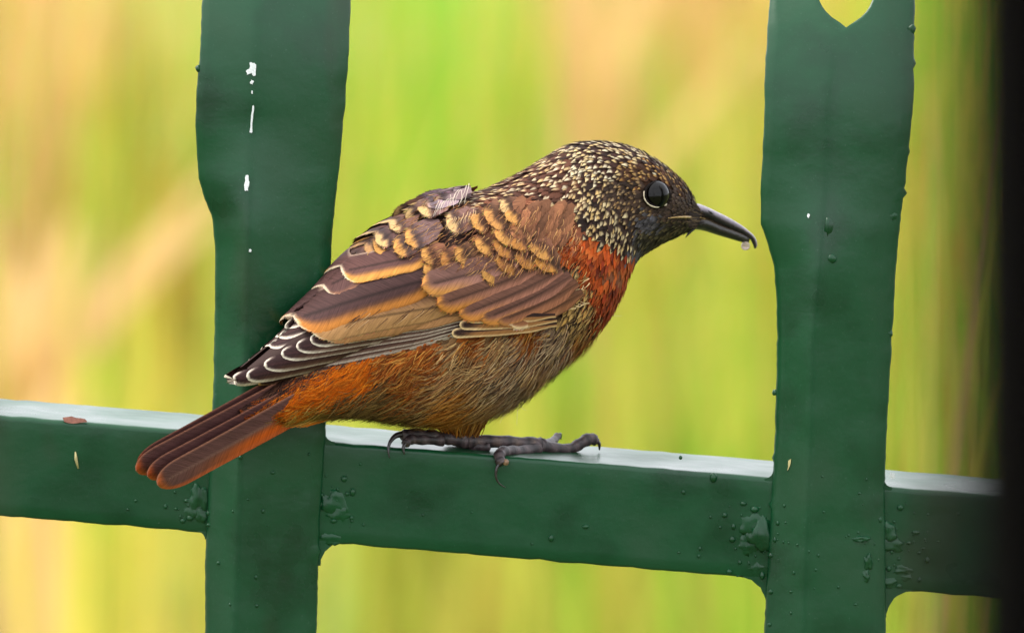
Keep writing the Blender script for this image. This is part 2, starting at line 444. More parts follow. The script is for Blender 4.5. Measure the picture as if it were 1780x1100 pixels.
def make_pale(p, seed):
    mb = MB()
    ytop = p['notch']-150
    ys = [ytop + i*9 for i in range(int((1180-ytop)/9))] + [1200, 1300, 1500, 2000, 3000, 5000, 7500]
    nc = 12
    for side in (-1, 1):
        fr, bk = [], []
        for py in ys:
            xe = interp(p['left'] if side < 0 else p['right'], py)
            xe += 1.7*nz(py*.03, seed+side*3) + 1.1*nz(py*.13, seed+side*5)
            bump = nz(py*.085, seed*3+side*11)
            if bump > .45: xe += side*(bump-.45)*26
            xr = interp(p['ridge'], py)
            k = (p['notch']-py)
            if k > 0:                                       # the V cut between the prongs
                op = 50*(1-math.exp(-k/22.)) + k*.06
                xi = xr + side*op
                if k > 60: xe = xe + (xi-xe)*sm(60, 150, k)*.96
            else: xi = xr
            f, b = [], []
            for j in range(nc+1):
                u = j/nc
                px = xi + (xe-xi)*u
                s = abs((px-xr)/(interp(p['left'] if side < 0 else p['right'], py)-xr+1e-6)); s = min(1, s)
                Y = pale_Y(p, py, s)
                if j == nc: Y += 5
                if j == nc-1: px = xe - side*3; Y -= 0
                f.append(pt(px, py, Y)); b.append(pt(px, py, Y+16))
            fr.append(f); bk.append(b)
        mb.grid(fr, flip=(side > 0)); mb.grid(bk, flip=(side < 0))
        mb.grid([[a[-1], b[-1]] for a, b in zip(fr, bk)], flip=(side > 0))
        mb.grid([fr[0], bk[0]], flip=(side < 0)); mb.grid([fr[-1], bk[-1]], flip=(side > 0))
        top = [(a[0], b[0]) for a, b, y in zip(fr, bk, ys) if y <= p['notch']+9]
        mb.grid([list(t) for t in top], flip=(side < 0))
    o = child(mb, 'pale', M['paint'], fence)
    bm = bmesh.new(); bm.from_mesh(o.data); bmesh.ops.remove_doubles(bm, verts=bm.verts, dist=.3*P); bmesh.ops.recalc_face_normals(bm, faces=bm.faces)
    bm.to_mesh(o.data); bm.free()
    return o
SL = .0805
pales = [make_pale(LP, 1), make_pale(RP, 2), make_pale(shifted(LP, -985, -985*SL), 3), make_pale(shifted(RP, 985, 985*SL), 4)]

def palepY(px, py):
    for p in (LP, RP):
        l, r, m = (interp(p[k], py) for k in ('left', 'right', 'ridge'))
        if l < px < r:
            return pale_Y(p, py, abs((px-m)/((l if px < m else r)-m)))
    return RAILF
def blob(name, px, py, Y, rx, rz, ry, seed, parent, amp=.25, seg=14):
    """a weld bead: an uneven painted lump"""
    mb = MB(); rows = []
    for i in range(seg//2+1):
        th = math.pi*i/(seg//2); r = []
        for j in range(seg+1):
            ph = 2*math.pi*(j % seg)/seg
            d = Vector((math.sin(th)*math.cos(ph), math.sin(th)*math.sin(ph), math.cos(th)))
            k = 1 + amp*noise.noise(d*1.7+Vector((seed, 0, 0))) + amp*.7*noise.noise(d*4+Vector((0, seed, 0)))
            c = pt(px, py, Y)
            r.append(c + Vector((d.x*rx*k, d.y*ry*k, d.z*rz*k)))
        rows.append(r)
    mb.grid(rows)
    return child(mb, name, M['paint'], parent)
def fillet(px, py, dx, dy, r, Y, parent):
    """concave corner weld between rail and pale; (dx, dy) points from the corner into the open field (image axes)"""
    mb = MB(); arc = []
    cx, cy = px+dx*r, py+dy*r
    for k in range(13):
        h = math.pi/2*k/12
        j = 1+.05*nz(k*.7, px)
        arc.append((cx-dx*r*math.cos(h)*j, cy-dy*r*math.sin(h)*j))
    cor = (px-dx*7, py-dy*7)
    ends = [(px-dx*7, cy), (cx, py-dy*7)]
    ring = [ends[0]] + arc + [ends[1], cor]
    f = [pt(a, b, Y) for a, b in ring]; bk = [pt(a, b, Y+26) for a, b in ring]
    of = len(mb.v)
    for p in f+bk: mb.vert(p)
    m = len(ring)
    c0 = mb.vert(pt(*cor, Y))
    for k in range(m-2): mb.f.append((c0, of+k, of+k+1))
    for k in range(m):
        a, b = of+k, of+(k+1) % m
        mb.f.append((a, b, b+m, a+m))
    o = child(mb, 'weld_fillet', M['paint'], parent, smooth=False)
    return o
fillet(557, railbot(560), 1, 1, 40, RAILF+.6, rail)
fillet(1332, railbot(1281)-1, -1, 1, 52, RAILF+.6, rail)
fillet(1541, railbot(1541)+3, 1, 1, 46, RAILF+.6, rail)
fillet(356, railbot(343)-1, -1, 1, 13, RAILF+.6, rail)
fillet(565, railtop(566), 1, -1, 17, RAILF+.6, rail)
fillet(1344, railtop(1344)+1, -1, -1, 15, RAILF+.6, rail)
fillet(1538, railtop(1538), 1, -1, 12, RAILF+.6, rail)
for k, (px, py, rx, rz, ry) in enumerate([(344,866,19,27,8),(336,885,22,19,6),(350,895,14,16,7),(582,872,26,26,6),(590,892,24,18,5),(1312,912,28,24,6),(1322,930,24,30,9),(1300,945,22,20,5),(1318,985,22,14,4),
        (1542,925,17,22,9),(1552,945,22,16,7),(1508,975,8,15,8),(1505,1000,7,11,7),(1571,990,19,8,5),(1492,936,19,6,8),(1575,1003,14,7,4),(1545,1012,16,9,5),(575,935,22,10,4)]):
    blob('weld_bead', px, py, palepY(px, py)+3, rx, rz, ry, 1.3+k*1.7, rail, .42, 26)
def spatter(spots, parent):
    mb = MB()
    for px, py, r, Y in spots:
        seg = 8; rows = []
        e = U(.8, 1.25)
        for i in range(6):
            th = math.pi*i/5
            rows.append([pt(px, py, Y) + Vector((math.sin(th)*math.cos(2*math.pi*j/seg)*r*e, math.sin(th)*math.sin(2*math.pi*j/seg)*r*.85, math.cos(th)*r/e)) for j in range(seg+1)])
        mb.grid(rows)
    o = child(mb, 'weld_spatter', M['paint'], parent); tag(o, kind='stuff'); return o
sp = []
for px, py, r in [(598,832,6),(613,855,6.5),(603,858,4),(611,900,4),(632,912,2.5),(580,905,5),(306,884,3),(288,880,4),(330,900,6),(318,905,5),(362,892,4),(363,912,4),(325,870,5),
                  (958,935,6),(1018,915,5),(1215,966,3.5),(1260,895,5),(1292,875,5),(1312,885,7),(1275,915,5),(1273,937,6),(1252,916,3),(1188,855,4),(1217,953,3.5),(1286,977,4),(1268,993,5),(1325,1000,6),(1340,1028,5),(1340,965,5),
                  (1347,938,4),(1352,909,4),(1338,1085,4),(1565,882,6),(1530,903,5),(1592,925,6),(1580,943,4),(1605,953,3),(1612,973,5),(1545,988,5),(1598,1007,4),(1563,1018,5),(1375,1065,3),(1380,995,3),(1418,990,3),(1487,1050,3),(1375,1028,3),
                  (1183,795,3.5),(1240,830,8),(925,945,2.5),(1180,960,2.5),(474,821,4),(457,888,3.5),(445,1003,3.5),(380,978,4),(400,1050,3),(735,895,2.5),(820,890,2),(236,870,3),(222,885,2.5)]:
    sp.append((px, py, r, palepY(px, py)))
for cx, cy, sx_, sy_, k in ((320,880,26,34,12),(590,880,28,36,14),(1310,930,38,50,26),(1545,950,44,50,30),(1420,960,70,60,12),(450,950,50,80,6)):
    for _ in range(k):
        px, py = rng.gauss(cx, sx_), rng.gauss(cy, sy_)
        if railtop(px)+8 < py < railbot(px)-5 or palepY(px, py) != RAILF: sp.append((px, py, U(1.4, 3.4), palepY(px, py)))
spatter(sp, rail)
# lumps of paint on the pales
for k, (px, py, rx, rz) in enumerate([(1553,376,9,7),(1546,580,6,6),(1585,52,7,8),(1348,682,6,5),(1440,395,8,18),(1445,450,9,10),(345,120,5,7)]):
    blob('paint_lump', px, py, palepY(px, py)+2, rx, rz, 6, 20+k, pales[0] if px < 700 else pales[1], .4, 10)
def patch(name, pts, mat, parent, lift=1.6, depth=None):
    """a thin flake following the surface below it"""
    fine = []
    for (a, b), (c, d) in zip(pts, pts[1:]+pts[:1]):
        for k in range(3): fine.append((a+(c-a)*k/3 + U(-.9, .9), b+(d-b)*k/3 + U(-1.1, 1.1)))
    pts = fine
    mb = MB(); cx = sum(a for a, _ in pts)/len(pts); cy = sum(b for _, b in pts)/len(pts)
    Yf = depth or palepY
    n = len(pts)
    ring = [pt(a, b, Yf(a, b)-lift) for a, b in pts]; back = [pt(a, b, Yf(a, b)+2) for a, b in pts]
    for q in ring+back: mb.vert(q)
    c = mb.vert(pt(cx, cy, Yf(cx, cy)-lift-.3))
    for k in range(n):
        b = (k+1) % n
        mb.f.append((c, k, b)); mb.f.append((k, k+n, b+n, b))
    return child(mb, name, mat, parent, smooth=False)
patch('paint_chip', [(440,110),(445,112),(444,131),(440,133),(437,127),(430,130),(428,124),(434,119),(434,108)], M['chip'], pales[0])
patch('paint_chip', [(439,184),(442,184),(440,205),(438,231),(434,231),(436,208)], M['chip'], pales[0])
patch('paint_chip', [(427,305),(432,305),(433,318),(431,331),(425,331),(425,318)], M['chip'], pales[0])
patch('paint_chip', [(437,139),(441,141),(439,148),(435,144)], M['chip'], pales[0])
patch('paint_chip', [(433,433),(437,434),(436,439),(433,438)], M['chip'], pales[0])
patch('paint_chip', [(437,158),(440,159),(439,164),(437,163)], M['chip'], pales[0])
patch('paint_chip', [(1547,821),(1555,822),(1556,829),(1551,833),(1546,829)], M['chip'], rail, 3, lambda a, b: RAILF+6)
patch('paint_chip', [(1371,800),(1376,797),(1372,812),(1369,818)], M['straw'], pales[1])
patch('paint_chip', [(1404,371),(1408,372),(1406,379),(1403,378)], M['chip'], pales[1])
def toppatch(name, pts, mat):
    mb = MB(); n = len(pts)
    for px, Y in pts:
        A = pt(px, railtop(px), RAILF); mb.vert(Vector((A.x, RAILF+Y, A.z+.8)))
    for px, Y in pts:
        A = pt(px, railtop(px), RAILF); mb.vert(Vector((A.x, RAILF+Y, A.z-3)))
    mb.f.append(tuple(range(n)))
    for k in range(n): mb.f.append((k, (k+1) % n, (k+1) % n+n, k+n))
    return child(mb, name, mat, rail, smooth=False)
patch('rust_stain', [(108,726),(125,724),(147,727),(152,733),(135,736),(112,733)], M['rust'], rail, 1.2, lambda a, b: RAILF+1.5)
st = MB(); st.tube([pt(131,785,RAILF-1), pt(132,797,RAILF-4), pt(136,814,RAILF-1)], [1.2, 3.2, 1.4], 6)
so = st.build('straw', M['straw']); tag(so, 'short dry straw fleck stuck to the green rail front beside the tail tip', 'straw')

# ------------------------------------------------------------------ foreground posts
def post(name, px_edge, side, Y_m, w, mat, label):
    Y = Y_m/P
    x = wd(pt(px_edge, 550, Y))[0]
    mb = MB(); rows = []
    zs = [0, .3, .8, 1.2, 1.4, 1.6, 1.8, 2.1, 2.6]
    cx = x + side*w/2; h = w/2; b = .006
    ring = []
    for sx_, sy_ in ((-1,-1),(1,-1),(1,1),(-1,1)):
        for k in range(4):
            a = math.atan2(sy_, sx_) - math.pi/4 + math.pi/2*k/3
            ring.append((cx + sx_*(h-b) + b*math.cos(a), Y_m + sy_*(h-b) + b*math.sin(a)))
    for z in zs: rows.append([(a + .0012*nz(z*3, a*50), c, z) for a, c in ring] + [(ring[0][0] + .0012*nz(z*3, ring[0][0]*50), ring[0][1], z)])
    mb.grid(rows)
    m = len(ring)+1
    mb.f.append(tuple(len(mb.v)-m+k for k in range(m-1)))
    cap = MB(); capo = None
    o = mb.build(name, mat, raw=True)
    # end grain bands split the post so it is not one bare prism
    return tag(o, label, 'post')
post('timber_post', 1628, 1, -2.95, .11, M['post'], 'dark timber post, its shade put into the near-black colour, standing before the fence on the side the beak points to')
post('timber_post', -100, -1, -2.95, .11, M['brown'], 'brown timber post standing before the fence on the side of the tail')

# ------------------------------------------------------------------ the bird
YAW = math.radians(25)
TA = math.tan(YAW)
NS = Vector((math.sin(YAW), -math.cos(YAW), 0))       # sagittal plane normal, towards the viewer's side
def ysag(px): return 78 + (px-850)*TA
P0 = pt(850, 600, ysag(850))
def ptS(px, py, off=0.0):
    q = pt(px, py, ysag(px)); return q + NS*off
def mirror(p): return p - NS*(2*(p-P0).dot(NS))
KF = .72                                               # picture colour -> surface colour

class Loft:
    def __init__(s, st, n=110, m=64, ex=1.0):
        # stations: top, bottom in the photograph, half width
        pts = []
        for t, b, w in st:
            a, c = ptS(*t), ptS(*b)
            pts.append(((a+c)/2, (a-c)/2, w))
        d = [0]
        for a, b in zip(pts, pts[1:]): d.append(d[-1] + (b[0]-a[0]).length)
        s.L = d[-1]; s.d = d; s.pts = pts; s.ex = ex; s.n = n; s.m = m
    def at(s, u):
        x = u*s.L
        k = 0
        while k < len(s.d)-2 and x > s.d[k+1]: k += 1
        t = (x-s.d[k])/(s.d[k+1]-s.d[k])
        q = [s.pts[max(0, min(len(s.pts)-1, k+i))] for i in (-1, 0, 1, 2)]
        def cr(a, b, c, d): return ((b*2) + (c-a)*t + (a*2-b*5+c*4-d)*t*t + (b*3-a-c*3+d)*t*t*t)*.5
        return tuple(cr(*[z[i] for z in q]) for i in range(3))
    def pos(s, u, th):
        c, h, w = s.at(u)
        return c + h*math.cos(th) + NS*(w*math.sin(th))
    def mesh(s, mb, colf=None, close=True):
        rows = []; cols = []
        for i in range(s.n+1):
            u = i/s.n; c, h, w = s.at(u)
            r = [c + h*math.cos(2*math.pi*j/s.m) + NS*(w*math.sin(2*math.pi*j/s.m)) for j in range(s.m+1)]
            rows.append(r)
            cols.append([colf(p) for p in r] if colf else [(255,255,255)]*len(r))
        o = mb.grid(rows, cols)
        if close:
            for i in (0, s.n):
                k = o+i*(s.m+1); f = tuple(range(k, k+s.m)); mb.f.append(f[::-1] if i == 0 else f)
BODY = Loft([((412,712),(424,732),7), ((455,688),(478,726),19), ((540,604),(560,716),54), ((600,536),(630,716),84), ((660,452),(700,728),114), ((722,386),(780,732),138), ((790,350),(866,708),152),
             ((860,329),(946,644),150), ((920,299),(1018,586),134), ((958,275),(1056,534),116), ((985,258),(1081,480),101), ((1012,250),(1098,452),93),
             ((1054,249),(1122,434),88), ((1098,258),(1147,420),80), ((1146,285),(1172,409),64), ((1178,311),(1188,402),45), ((1198,337),(1200,398),26), ((1210,354),(1208,395),14)])
HULL = Loft([((398,655),(402,666),12), ((440,628),(455,666),28), ((500,577),(530,648),52), ((570,510),(620,630),82), ((640,438),(720,636),116), ((720,384),(800,640),138), ((800,348),(880,640),150)], 60, 64)
def bvh_of(*lofts):
    mb = MB()
    for l in lofts: l.mesh(mb, close=False)
    return BVHTree.FromPolygons([tuple(v) for v in mb.v], mb.f)
B_BODY = bvh_of(BODY)
B_WING = bvh_of(BODY, HULL)
def drape(bvh, px, py):
    a, b = pt(px, py, -900), pt(px, py, 900)
    d = (b-a).normalized()
    h = bvh.ray_cast(a, d)
    if h[0] is not None:
        nrm = h[1]
        if nrm.dot(d) > 0: nrm = -nrm
        return h[0], nrm
    Y = ysag(px)
    for _ in range(4):
        h = bvh.find_nearest(pt(px, py, Y)); Y = .3*Y + .7*h[0].y
    return pt(px, py, Y), Vector((0, -1, 0))
def plane_pt(px, py, ref, lift, nn):
    """the point seen at px, py on the plane through ref with normal nn"""
    Y = ref.y
    for _ in range(8):
        q = pt(px, py, Y); Y += ((q-ref).dot(nn)-lift)/max(.3, -nn.y)
    return pt(px, py, Y)

bird = empty('bird'); bird.location = wd(pt(850, 780, 80))
tag(bird, 'brown spotted young songbird with rufous breast and rump crouching on the green rail', 'bird')
bpy.context.view_layer.update()

# ---- plumage colours by place on the body
DK, CR = (42,29,27), (238,220,172)
STY = {
 'crown':  dict(base=(58,36,29), tip=(240,216,166), spot=1.0, L=22, W=10.5, sp=10, lift=3.0, p=.8),
 'nape':   dict(base=(86,52,38), tip=(238,210,160), spot=.95, L=26, W=11, sp=11.5, lift=3.2, p=.66),
 'brow':   dict(base=(78,50,33), tip=(216,168,96), spot=.9, L=18, W=9, sp=8.5, lift=2.4, p=.7),
 'cheek':  dict(base=(70,53,43), tip=(196,158,106), spot=.8, L=18, W=8, sp=8.5, lift=2.2, p=.6),
 'lore':   dict(base=(72,57,50), tip=(136,110,84), spot=.5, L=15, W=7, sp=7, lift=1.8, p=.5),
 'grey':   dict(base=(84,79,83), tip=(130,124,130), spot=.5, L=18, W=8, sp=8, lift=2.0, p=.5),
 'throat': dict(base=(58,51,40), tip=(160,140,94), spot=.6, L=18, W=7, sp=7.5, lift=2.4, p=.5),
 'neck':   dict(base=(54,37,31), tip=(238,206,148), spot=1.0, L=25, W=11.5, sp=11.5, lift=3.4, p=.78),
 'mantle': dict(base=(128,74,50), tip=(182,112,74), spot=.35, L=40, W=20, sp=13, lift=3.2, p=.6),
 'rufous': dict(base=(182,76,26), tip=(222,124,58), spot=.6, L=30, W=12, sp=11, lift=3.4, p=.6),
 'rufdk':  dict(base=(132,46,18), tip=(206,96,40), spot=.6, L=28, W=12, sp=11, lift=3.8, p=.6),
 'scaly':  dict(base=(50,34,26), tip=(228,180,104), spot=.95, L=34, W=19, sp=15, lift=5.0, p=.9),
 'flank':  dict(base=(134,98,66), tip=(204,158,108), spot=.5, L=38, W=12, sp=14, lift=4.5, p=.6),
 'grizzle':dict(base=(98,78,66), tip=(192,160,124), spot=.5, L=40, W=11, sp=14, lift=4.5, p=.6),
 'vent':   dict(base=(216,100,10), tip=(238,124,22), spot=.3, L=36, W=12, sp=12, lift=3.8, p=.6),
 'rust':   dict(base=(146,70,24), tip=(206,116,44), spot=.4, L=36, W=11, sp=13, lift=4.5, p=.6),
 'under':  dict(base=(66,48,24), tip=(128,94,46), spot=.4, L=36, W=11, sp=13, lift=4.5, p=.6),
 'olive':  dict(base=(138,102,34), tip=(194,152,68), spot=.4, L=36, W=11, sp=12, lift=4.5, p=.6),
 'thigh':  dict(base=(176,102,36), tip=(220,148,66), spot=.4, L=34, W=10, sp=11, lift=4.5, p=.6),
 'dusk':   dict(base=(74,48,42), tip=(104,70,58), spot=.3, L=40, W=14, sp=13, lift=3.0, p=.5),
 'back':   dict(base=(96,66,52), tip=(216,170,112), spot=.6, L=36, W=17, sp=14, lift=3.6, p=.6),
}
ANCH = [(1060,250,'crown'),(1010,262,'crown'),(1110,268,'crown'),(1150,290,'crown'),(1020,300,'crown'),(970,285,'nape'),(1060,300,'crown'),(1100,300,'brow'),(1165,310,'brow'),(1188,325,'brow'),(1140,305,'brow'),
 (990,320,'nape'),(1030,340,'neck'),(1060,345,'cheek'),(1085,325,'cheek'),(1080,360,'cheek'),(1105,335,'cheek'),(1110,370,'cheek'),(1175,345,'lore'),(1195,345,'lore'),(1205,360,'lore'),(1170,370,'lore'),(1195,380,'lore'),
 (1135,385,'grey'),(1115,390,'grey'),(1150,375,'lore'),(1160,395,'throat'),(1185,395,'throat'),(1140,412,'throat'),(1120,420,'throat'),(1095,395,'cheek'),(1100,440,'grey'),(1075,415,'neck'),(1050,390,'neck'),(1085,435,'neck'),(1060,370,'neck'),
 (1020,375,'neck'),(1000,360,'nape'),(1030,405,'neck'),(1058,424,'neck'),(1075,390,'neck'),(1045,365,'neck'),(940,295,'nape'),(900,312,'nape'),(860,330,'nape'),(820,340,'nape'),(950,330,'nape'),(900,340,'nape'),(850,350,'nape'),(960,355,'nape'),(990,375,'neck'),
 (900,375,'mantle'),(940,385,'mantle'),(970,400,'mantle'),(990,405,'mantle'),(860,390,'mantle'),(1010,420,'rufous'),(1040,435,'rufous'),(1060,450,'rufous'),(1085,465,'rufous'),(1078,446,'rufdk'),(1046,470,'rufdk'),(1016,446,'rufdk'),(1066,472,'mantle'),(1030,460,'rufous'),(1000,440,'rufous'),(1060,490,'rufous'),(1075,500,'rufdk'),
 (1035,490,'rufous'),(1050,520,'rufdk'),(1060,540,'rufdk'),(1045,560,'rufdk'),(1020,480,'rufous'),(1000,480,'scaly'),(1005,505,'scaly'),(1015,530,'scaly'),(1000,550,'scaly'),(985,570,'scaly'),(1020,565,'scaly'),(1025,590,'rust'),(995,590,'scaly'),
 (970,580,'grizzle'),(945,600,'grizzle'),(930,585,'rust'),(980,615,'grizzle'),(1005,605,'rust'),(960,635,'flank'),(930,640,'flank'),(900,610,'grizzle'),(875,590,'flank'),(870,620,'flank'),(905,670,'grizzle'),(870,660,'grizzle'),(880,700,'flank'),(850,700,'flank'),
 (830,590,'rust'),(820,630,'flank'),(800,610,'flank'),(780,650,'flank'),(760,620,'rust'),(740,650,'rust'),(840,660,'flank'),(800,700,'thigh'),(780,730,'thigh'),(820,730,'thigh'),(740,700,'flank'),(720,680,'rust'),(700,640,'rust'),(680,620,'rust'),(650,620,'vent'),(620,640,'vent'),(590,650,'vent'),(640,655,'vent'),(610,670,'vent'),
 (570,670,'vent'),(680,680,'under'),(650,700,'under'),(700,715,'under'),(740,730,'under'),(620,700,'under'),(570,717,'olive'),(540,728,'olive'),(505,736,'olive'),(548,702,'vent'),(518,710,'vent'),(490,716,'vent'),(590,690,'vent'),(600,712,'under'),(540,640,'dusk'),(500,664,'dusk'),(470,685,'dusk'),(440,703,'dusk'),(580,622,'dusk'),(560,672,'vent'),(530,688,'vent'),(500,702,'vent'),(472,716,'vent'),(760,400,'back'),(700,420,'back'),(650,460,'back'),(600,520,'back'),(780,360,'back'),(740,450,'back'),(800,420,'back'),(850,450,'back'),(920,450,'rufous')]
EYE = (1142, 338)
def style_at(px, py, jit=7):
    x, y = px + rng.gauss(0, jit), py + rng.gauss(0, jit)
    return min(ANCH, key=lambda a: (a[0]-x)**2 + (a[1]-y)**2)[2]
def near_img(p):
    """photograph position of a body point, its mirror image for the far side"""
    q = p if (p-P0).dot(NS) >= 0 else mirror(p)
    return proj(q)
def skin_col(p):
    px, py = near_img(p); return tuple(c*.8 for c in STY[style_at(px, py, 3)]['base'])
mb = MB(); BODY.mesh(mb, skin_col)
body = child(mb, 'body', M['down'], bird, k=KF)

WINGPOLY = [(400,664),(500,640),(640,606),(780,584),(880,568),(965,548),(1003,505),(990,470),(930,430),(860,400),(800,350),(740,350),(640,440),(560,510),(480,580)]
def inside(poly, x, y):
    c = False
    for (a, b), (d, e) in zip(poly, poly[1:]+poly[:1]):
        if (b > y) != (e > y) and x < (d-a)*(y-b)/(e-b)+a: c = not c
    return c
SOFT = {'flank','grizzle','under','rust','olive','thigh'}
def sat(c, k=1.12):
    l = .3*c[0]+.59*c[1]+.11*c[2]; return tuple(max(0, l+(x-l)*k) for x in c)
def contour_feathers():
    mb = MB()
    def one(p, nrm, d, side, S, name):
        L = S['L']*U(.8, 1.2); W = S['W']*U(.8, 1.2)
        br = U(.7, 1.25); base = tuple(c*br for c in S['base']); tb = U(.78, 1.04); wm = U(-1, 1); tip = (S['tip'][0]*tb, S['tip'][1]*tb*(1-.05*wm), S['tip'][2]*tb*(1-.16*wm))
        has = rng.random() < S['p']; sc0 = U(-.25, .25); sw = U(.34, .62); st0 = U(.50, .66)
        nt_, ns_ = 7, 6
        tilt = U(-.25, .25); d = (d + side*tilt).normalized(); side = nrm.cross(d)
        rows, cols, uvs = [], [], []
        lf = S['lift']*U(.7, 1.4); sh = U(0, 60)
        for i in range(nt_+1):
            t = i/nt_
            w = W*.5*(.35+.65*sm(0, .35, t))*(1-max(0, (t-.55)/.45)**1.6)
            if i == nt_: w = W*.06
            r, c, v = [], [], []
            for j in range(ns_+1):
                s = -1+2*j/ns_
                q = p + d*(L*(t-.35)) + side*(w*s)
                hit = B_BODY.find_nearest(q)
                if hit[0] is not None:
                    hn = hit[1]
                    if hn.dot(nrm) < 0: hn = -hn
                    q = hit[0] + hn*(1.0 + lf*t + .5*(1-s*s)*t)
                r.append(q)
                k = 0
                if has:
                    if S['spot'] > .7:
                        k = sm(st0-.09, st0+.12, t) * (1-sm(sw-.1, sw+.42, abs(s-sc0))) * S['spot']
                    else: k = S['spot']*(sm(.4, .95, t)+.25*abs(s))
                c.append(mix(base, tip, k)); v.append((s*W*.5, t*L+sh))
            rows.append(r); cols.append(c); uvs.append(v)
        mb.grid(rows, cols, uvs)
    u = .012
    while u < .992:
        c, h, w = BODY.at(u)
        px0, py0 = near_img(c)
        rowsp = 8.5 if px0 > 985 else 11.5
        circ = math.pi*(3*(h.length+w) - math.sqrt((3*h.length+w)*(h.length+3*w)))
        th = U(0, .2)
        off = U(0, 1)
        while th < 2*math.pi:
            p = BODY.pos(u, th)
            e = 1e-3
            d = (BODY.pos(u-.012, th) - p).normalized()            # towards the tail
            sd_ = (BODY.pos(u, th+.02) - p).normalized()
            nrm = sd_.cross(d)
            if nrm.dot(p-c) < 0: nrm = -nrm
            nrm.normalize()
            px, py = near_img(p)
            nm = style_at(px, py); S = STY[nm]
            step = S['sp']
            p2 = p + d*U(-4, 4) + sd_*U(-2, 2)
            ok = True
            # clear of the eyes, of the bill and of what the folded wings cover
            ex, ey = (px-EYE[0]), (py-EYE[1])
            if ex*ex+ey*ey < 26**2: ok = False
            if ok and 30**2 <= ex*ex+ey*ey < 52**2 and ex > 0 and rng.random() < .0: ok = False
            if inside(WINGPOLY, px, py) and inside(WINGPOLY, px+18, py) and inside(WINGPOLY, px, py+16) and inside(WINGPOLY, px-14, py) and rng.random() < .8: ok = False
            if ok and rng.random() < min(1, (rowsp/10.5)*(10.5/step)*1.25):
                # breast and belly plumes hang a little lower than the body axis
                if nm in SOFT: d2 = (d + Vector((.1, 0, -.35))).normalized()
                elif nm in ('rufous', 'rufdk', 'scaly'): d2 = (d*.8 + Vector((-.1, 0, -.55))).normalized()
                else: d2 = d
                d2 = (d2 - nrm*d2.dot(nrm)).normalized()
                one(p2, nrm, d2, nrm.cross(d2), S, nm)
            dist = (BODY.pos(u, th+.02) - p).length/.02
            th += step*.92*U(.8, 1.2)/max(dist, 8)
        dl = max((BODY.pos(min(1, u+.01), 0)-BODY.pos(u, 0)).length, (BODY.pos(min(1, u+.01), math.pi)-BODY.pos(u, math.pi)).length)/.01
        u += rowsp/max(dl, 200)
    o = child(mb, 'contour_feathers', M['feather'], bird, k=KF); tag(o, kind='stuff')
contour_feathers()

def down_hairs():
    """loose filaments over flanks, belly, vent and thighs"""
    mb = MB()
    pal = {'flank': [(202,152,98),(166,116,74),(222,180,124),(108,74,50)], 'grizzle': [(196,160,124),(148,112,86),(220,188,148),(92,72,64)], 'under': [(130,98,56),(90,68,42),(160,124,74)],
           'rust': [(190,104,40),(150,76,30),(204,140,66),(120,62,28)], 'vent': [(220,106,16),(200,88,12),(234,128,34)], 'dusk': [(84,54,46),(60,40,36),(110,74,56)], 'olive': [(186,146,64),(146,110,44),(214,176,96)], 'thigh': [(206,132,58),(174,100,38),(222,158,84)],
           'rufous': [(196,84,32),(160,60,22),(214,116,56)], 'rufdk': [(150,58,24),(110,44,22),(186,90,40)], 'mantle': [(168,104,72),(128,78,56),(186,128,92)], 'scaly': [(206,166,104),(120,90,60)]}
    cnt = 0
    for _ in range(44000):
        u = U(.02, .68); th = U(0, 2*math.pi)
        p = BODY.pos(u, th); px, py = near_img(p)
        if inside(WINGPOLY, px, py-10): continue
        nm = style_at(px, py, 10)
        if nm not in pal: continue
        if nm in ('rufous', 'rufdk', 'mantle', 'scaly') and rng.random() < .35: continue
        c, h, w = BODY.at(u)
        d = (BODY.pos(u-.012, th) - p).normalized(); s_ = (BODY.pos(u, th+.02) - p).normalized(); nrm = s_.cross(d)
        if nrm.dot(p-c) < 0: nrm = -nrm
        nrm.normalize()
        cl = nz(px*.035, py*.035, 4.0)*.9
        g = Vector((.12, 0, -.42)) if nm in SOFT else Vector((0, 0, -.25))
        d = (d + g + s_*(cl + U(-.22, .22)))
        d = (d - nrm*d.dot(nrm)).normalized(); side = nrm.cross(d)
        L = U(18, 42) if nm in SOFT or nm == 'vent' else U(12, 24)
        wv = U(.6, 1.35); lf = U(3, 10) if nm in SOFT else U(2, 5.5)
        col = rng.choice(pal[nm]); br = U(.75, 1.2); col = tuple(x*br for x in col)
        if nrm.z < -.35: lf += U(0, 9); L *= U(1.0, 1.35)      # looser along the belly
        rows = []; bend = U(-.25, .25)
        for i in range(4):
            t = i/3
            q = p + d*(L*t) + side*(L*bend*t*t)
            hit = B_BODY.find_nearest(q)
            if hit[0] is not None and t > 0:
                hn = hit[1] if hit[1].dot(nrm) > 0 else -hit[1]
                q = hit[0] + hn*(2.5 + lf*(.4+.6*t))
            else: q = p + nrm*3.0
            ww = wv*(1-.75*t)
            rows.append([q - side*ww, q + side*ww])
        mb.grid(rows, [[col]*2]*4, [[(0, U(0, 200)+i*8)]*2 for i in range(4)])
        cnt += 1
    o = child(mb, 'down', M['down'], bird, k=KF); tag(o, kind='stuff')
down_hairs()

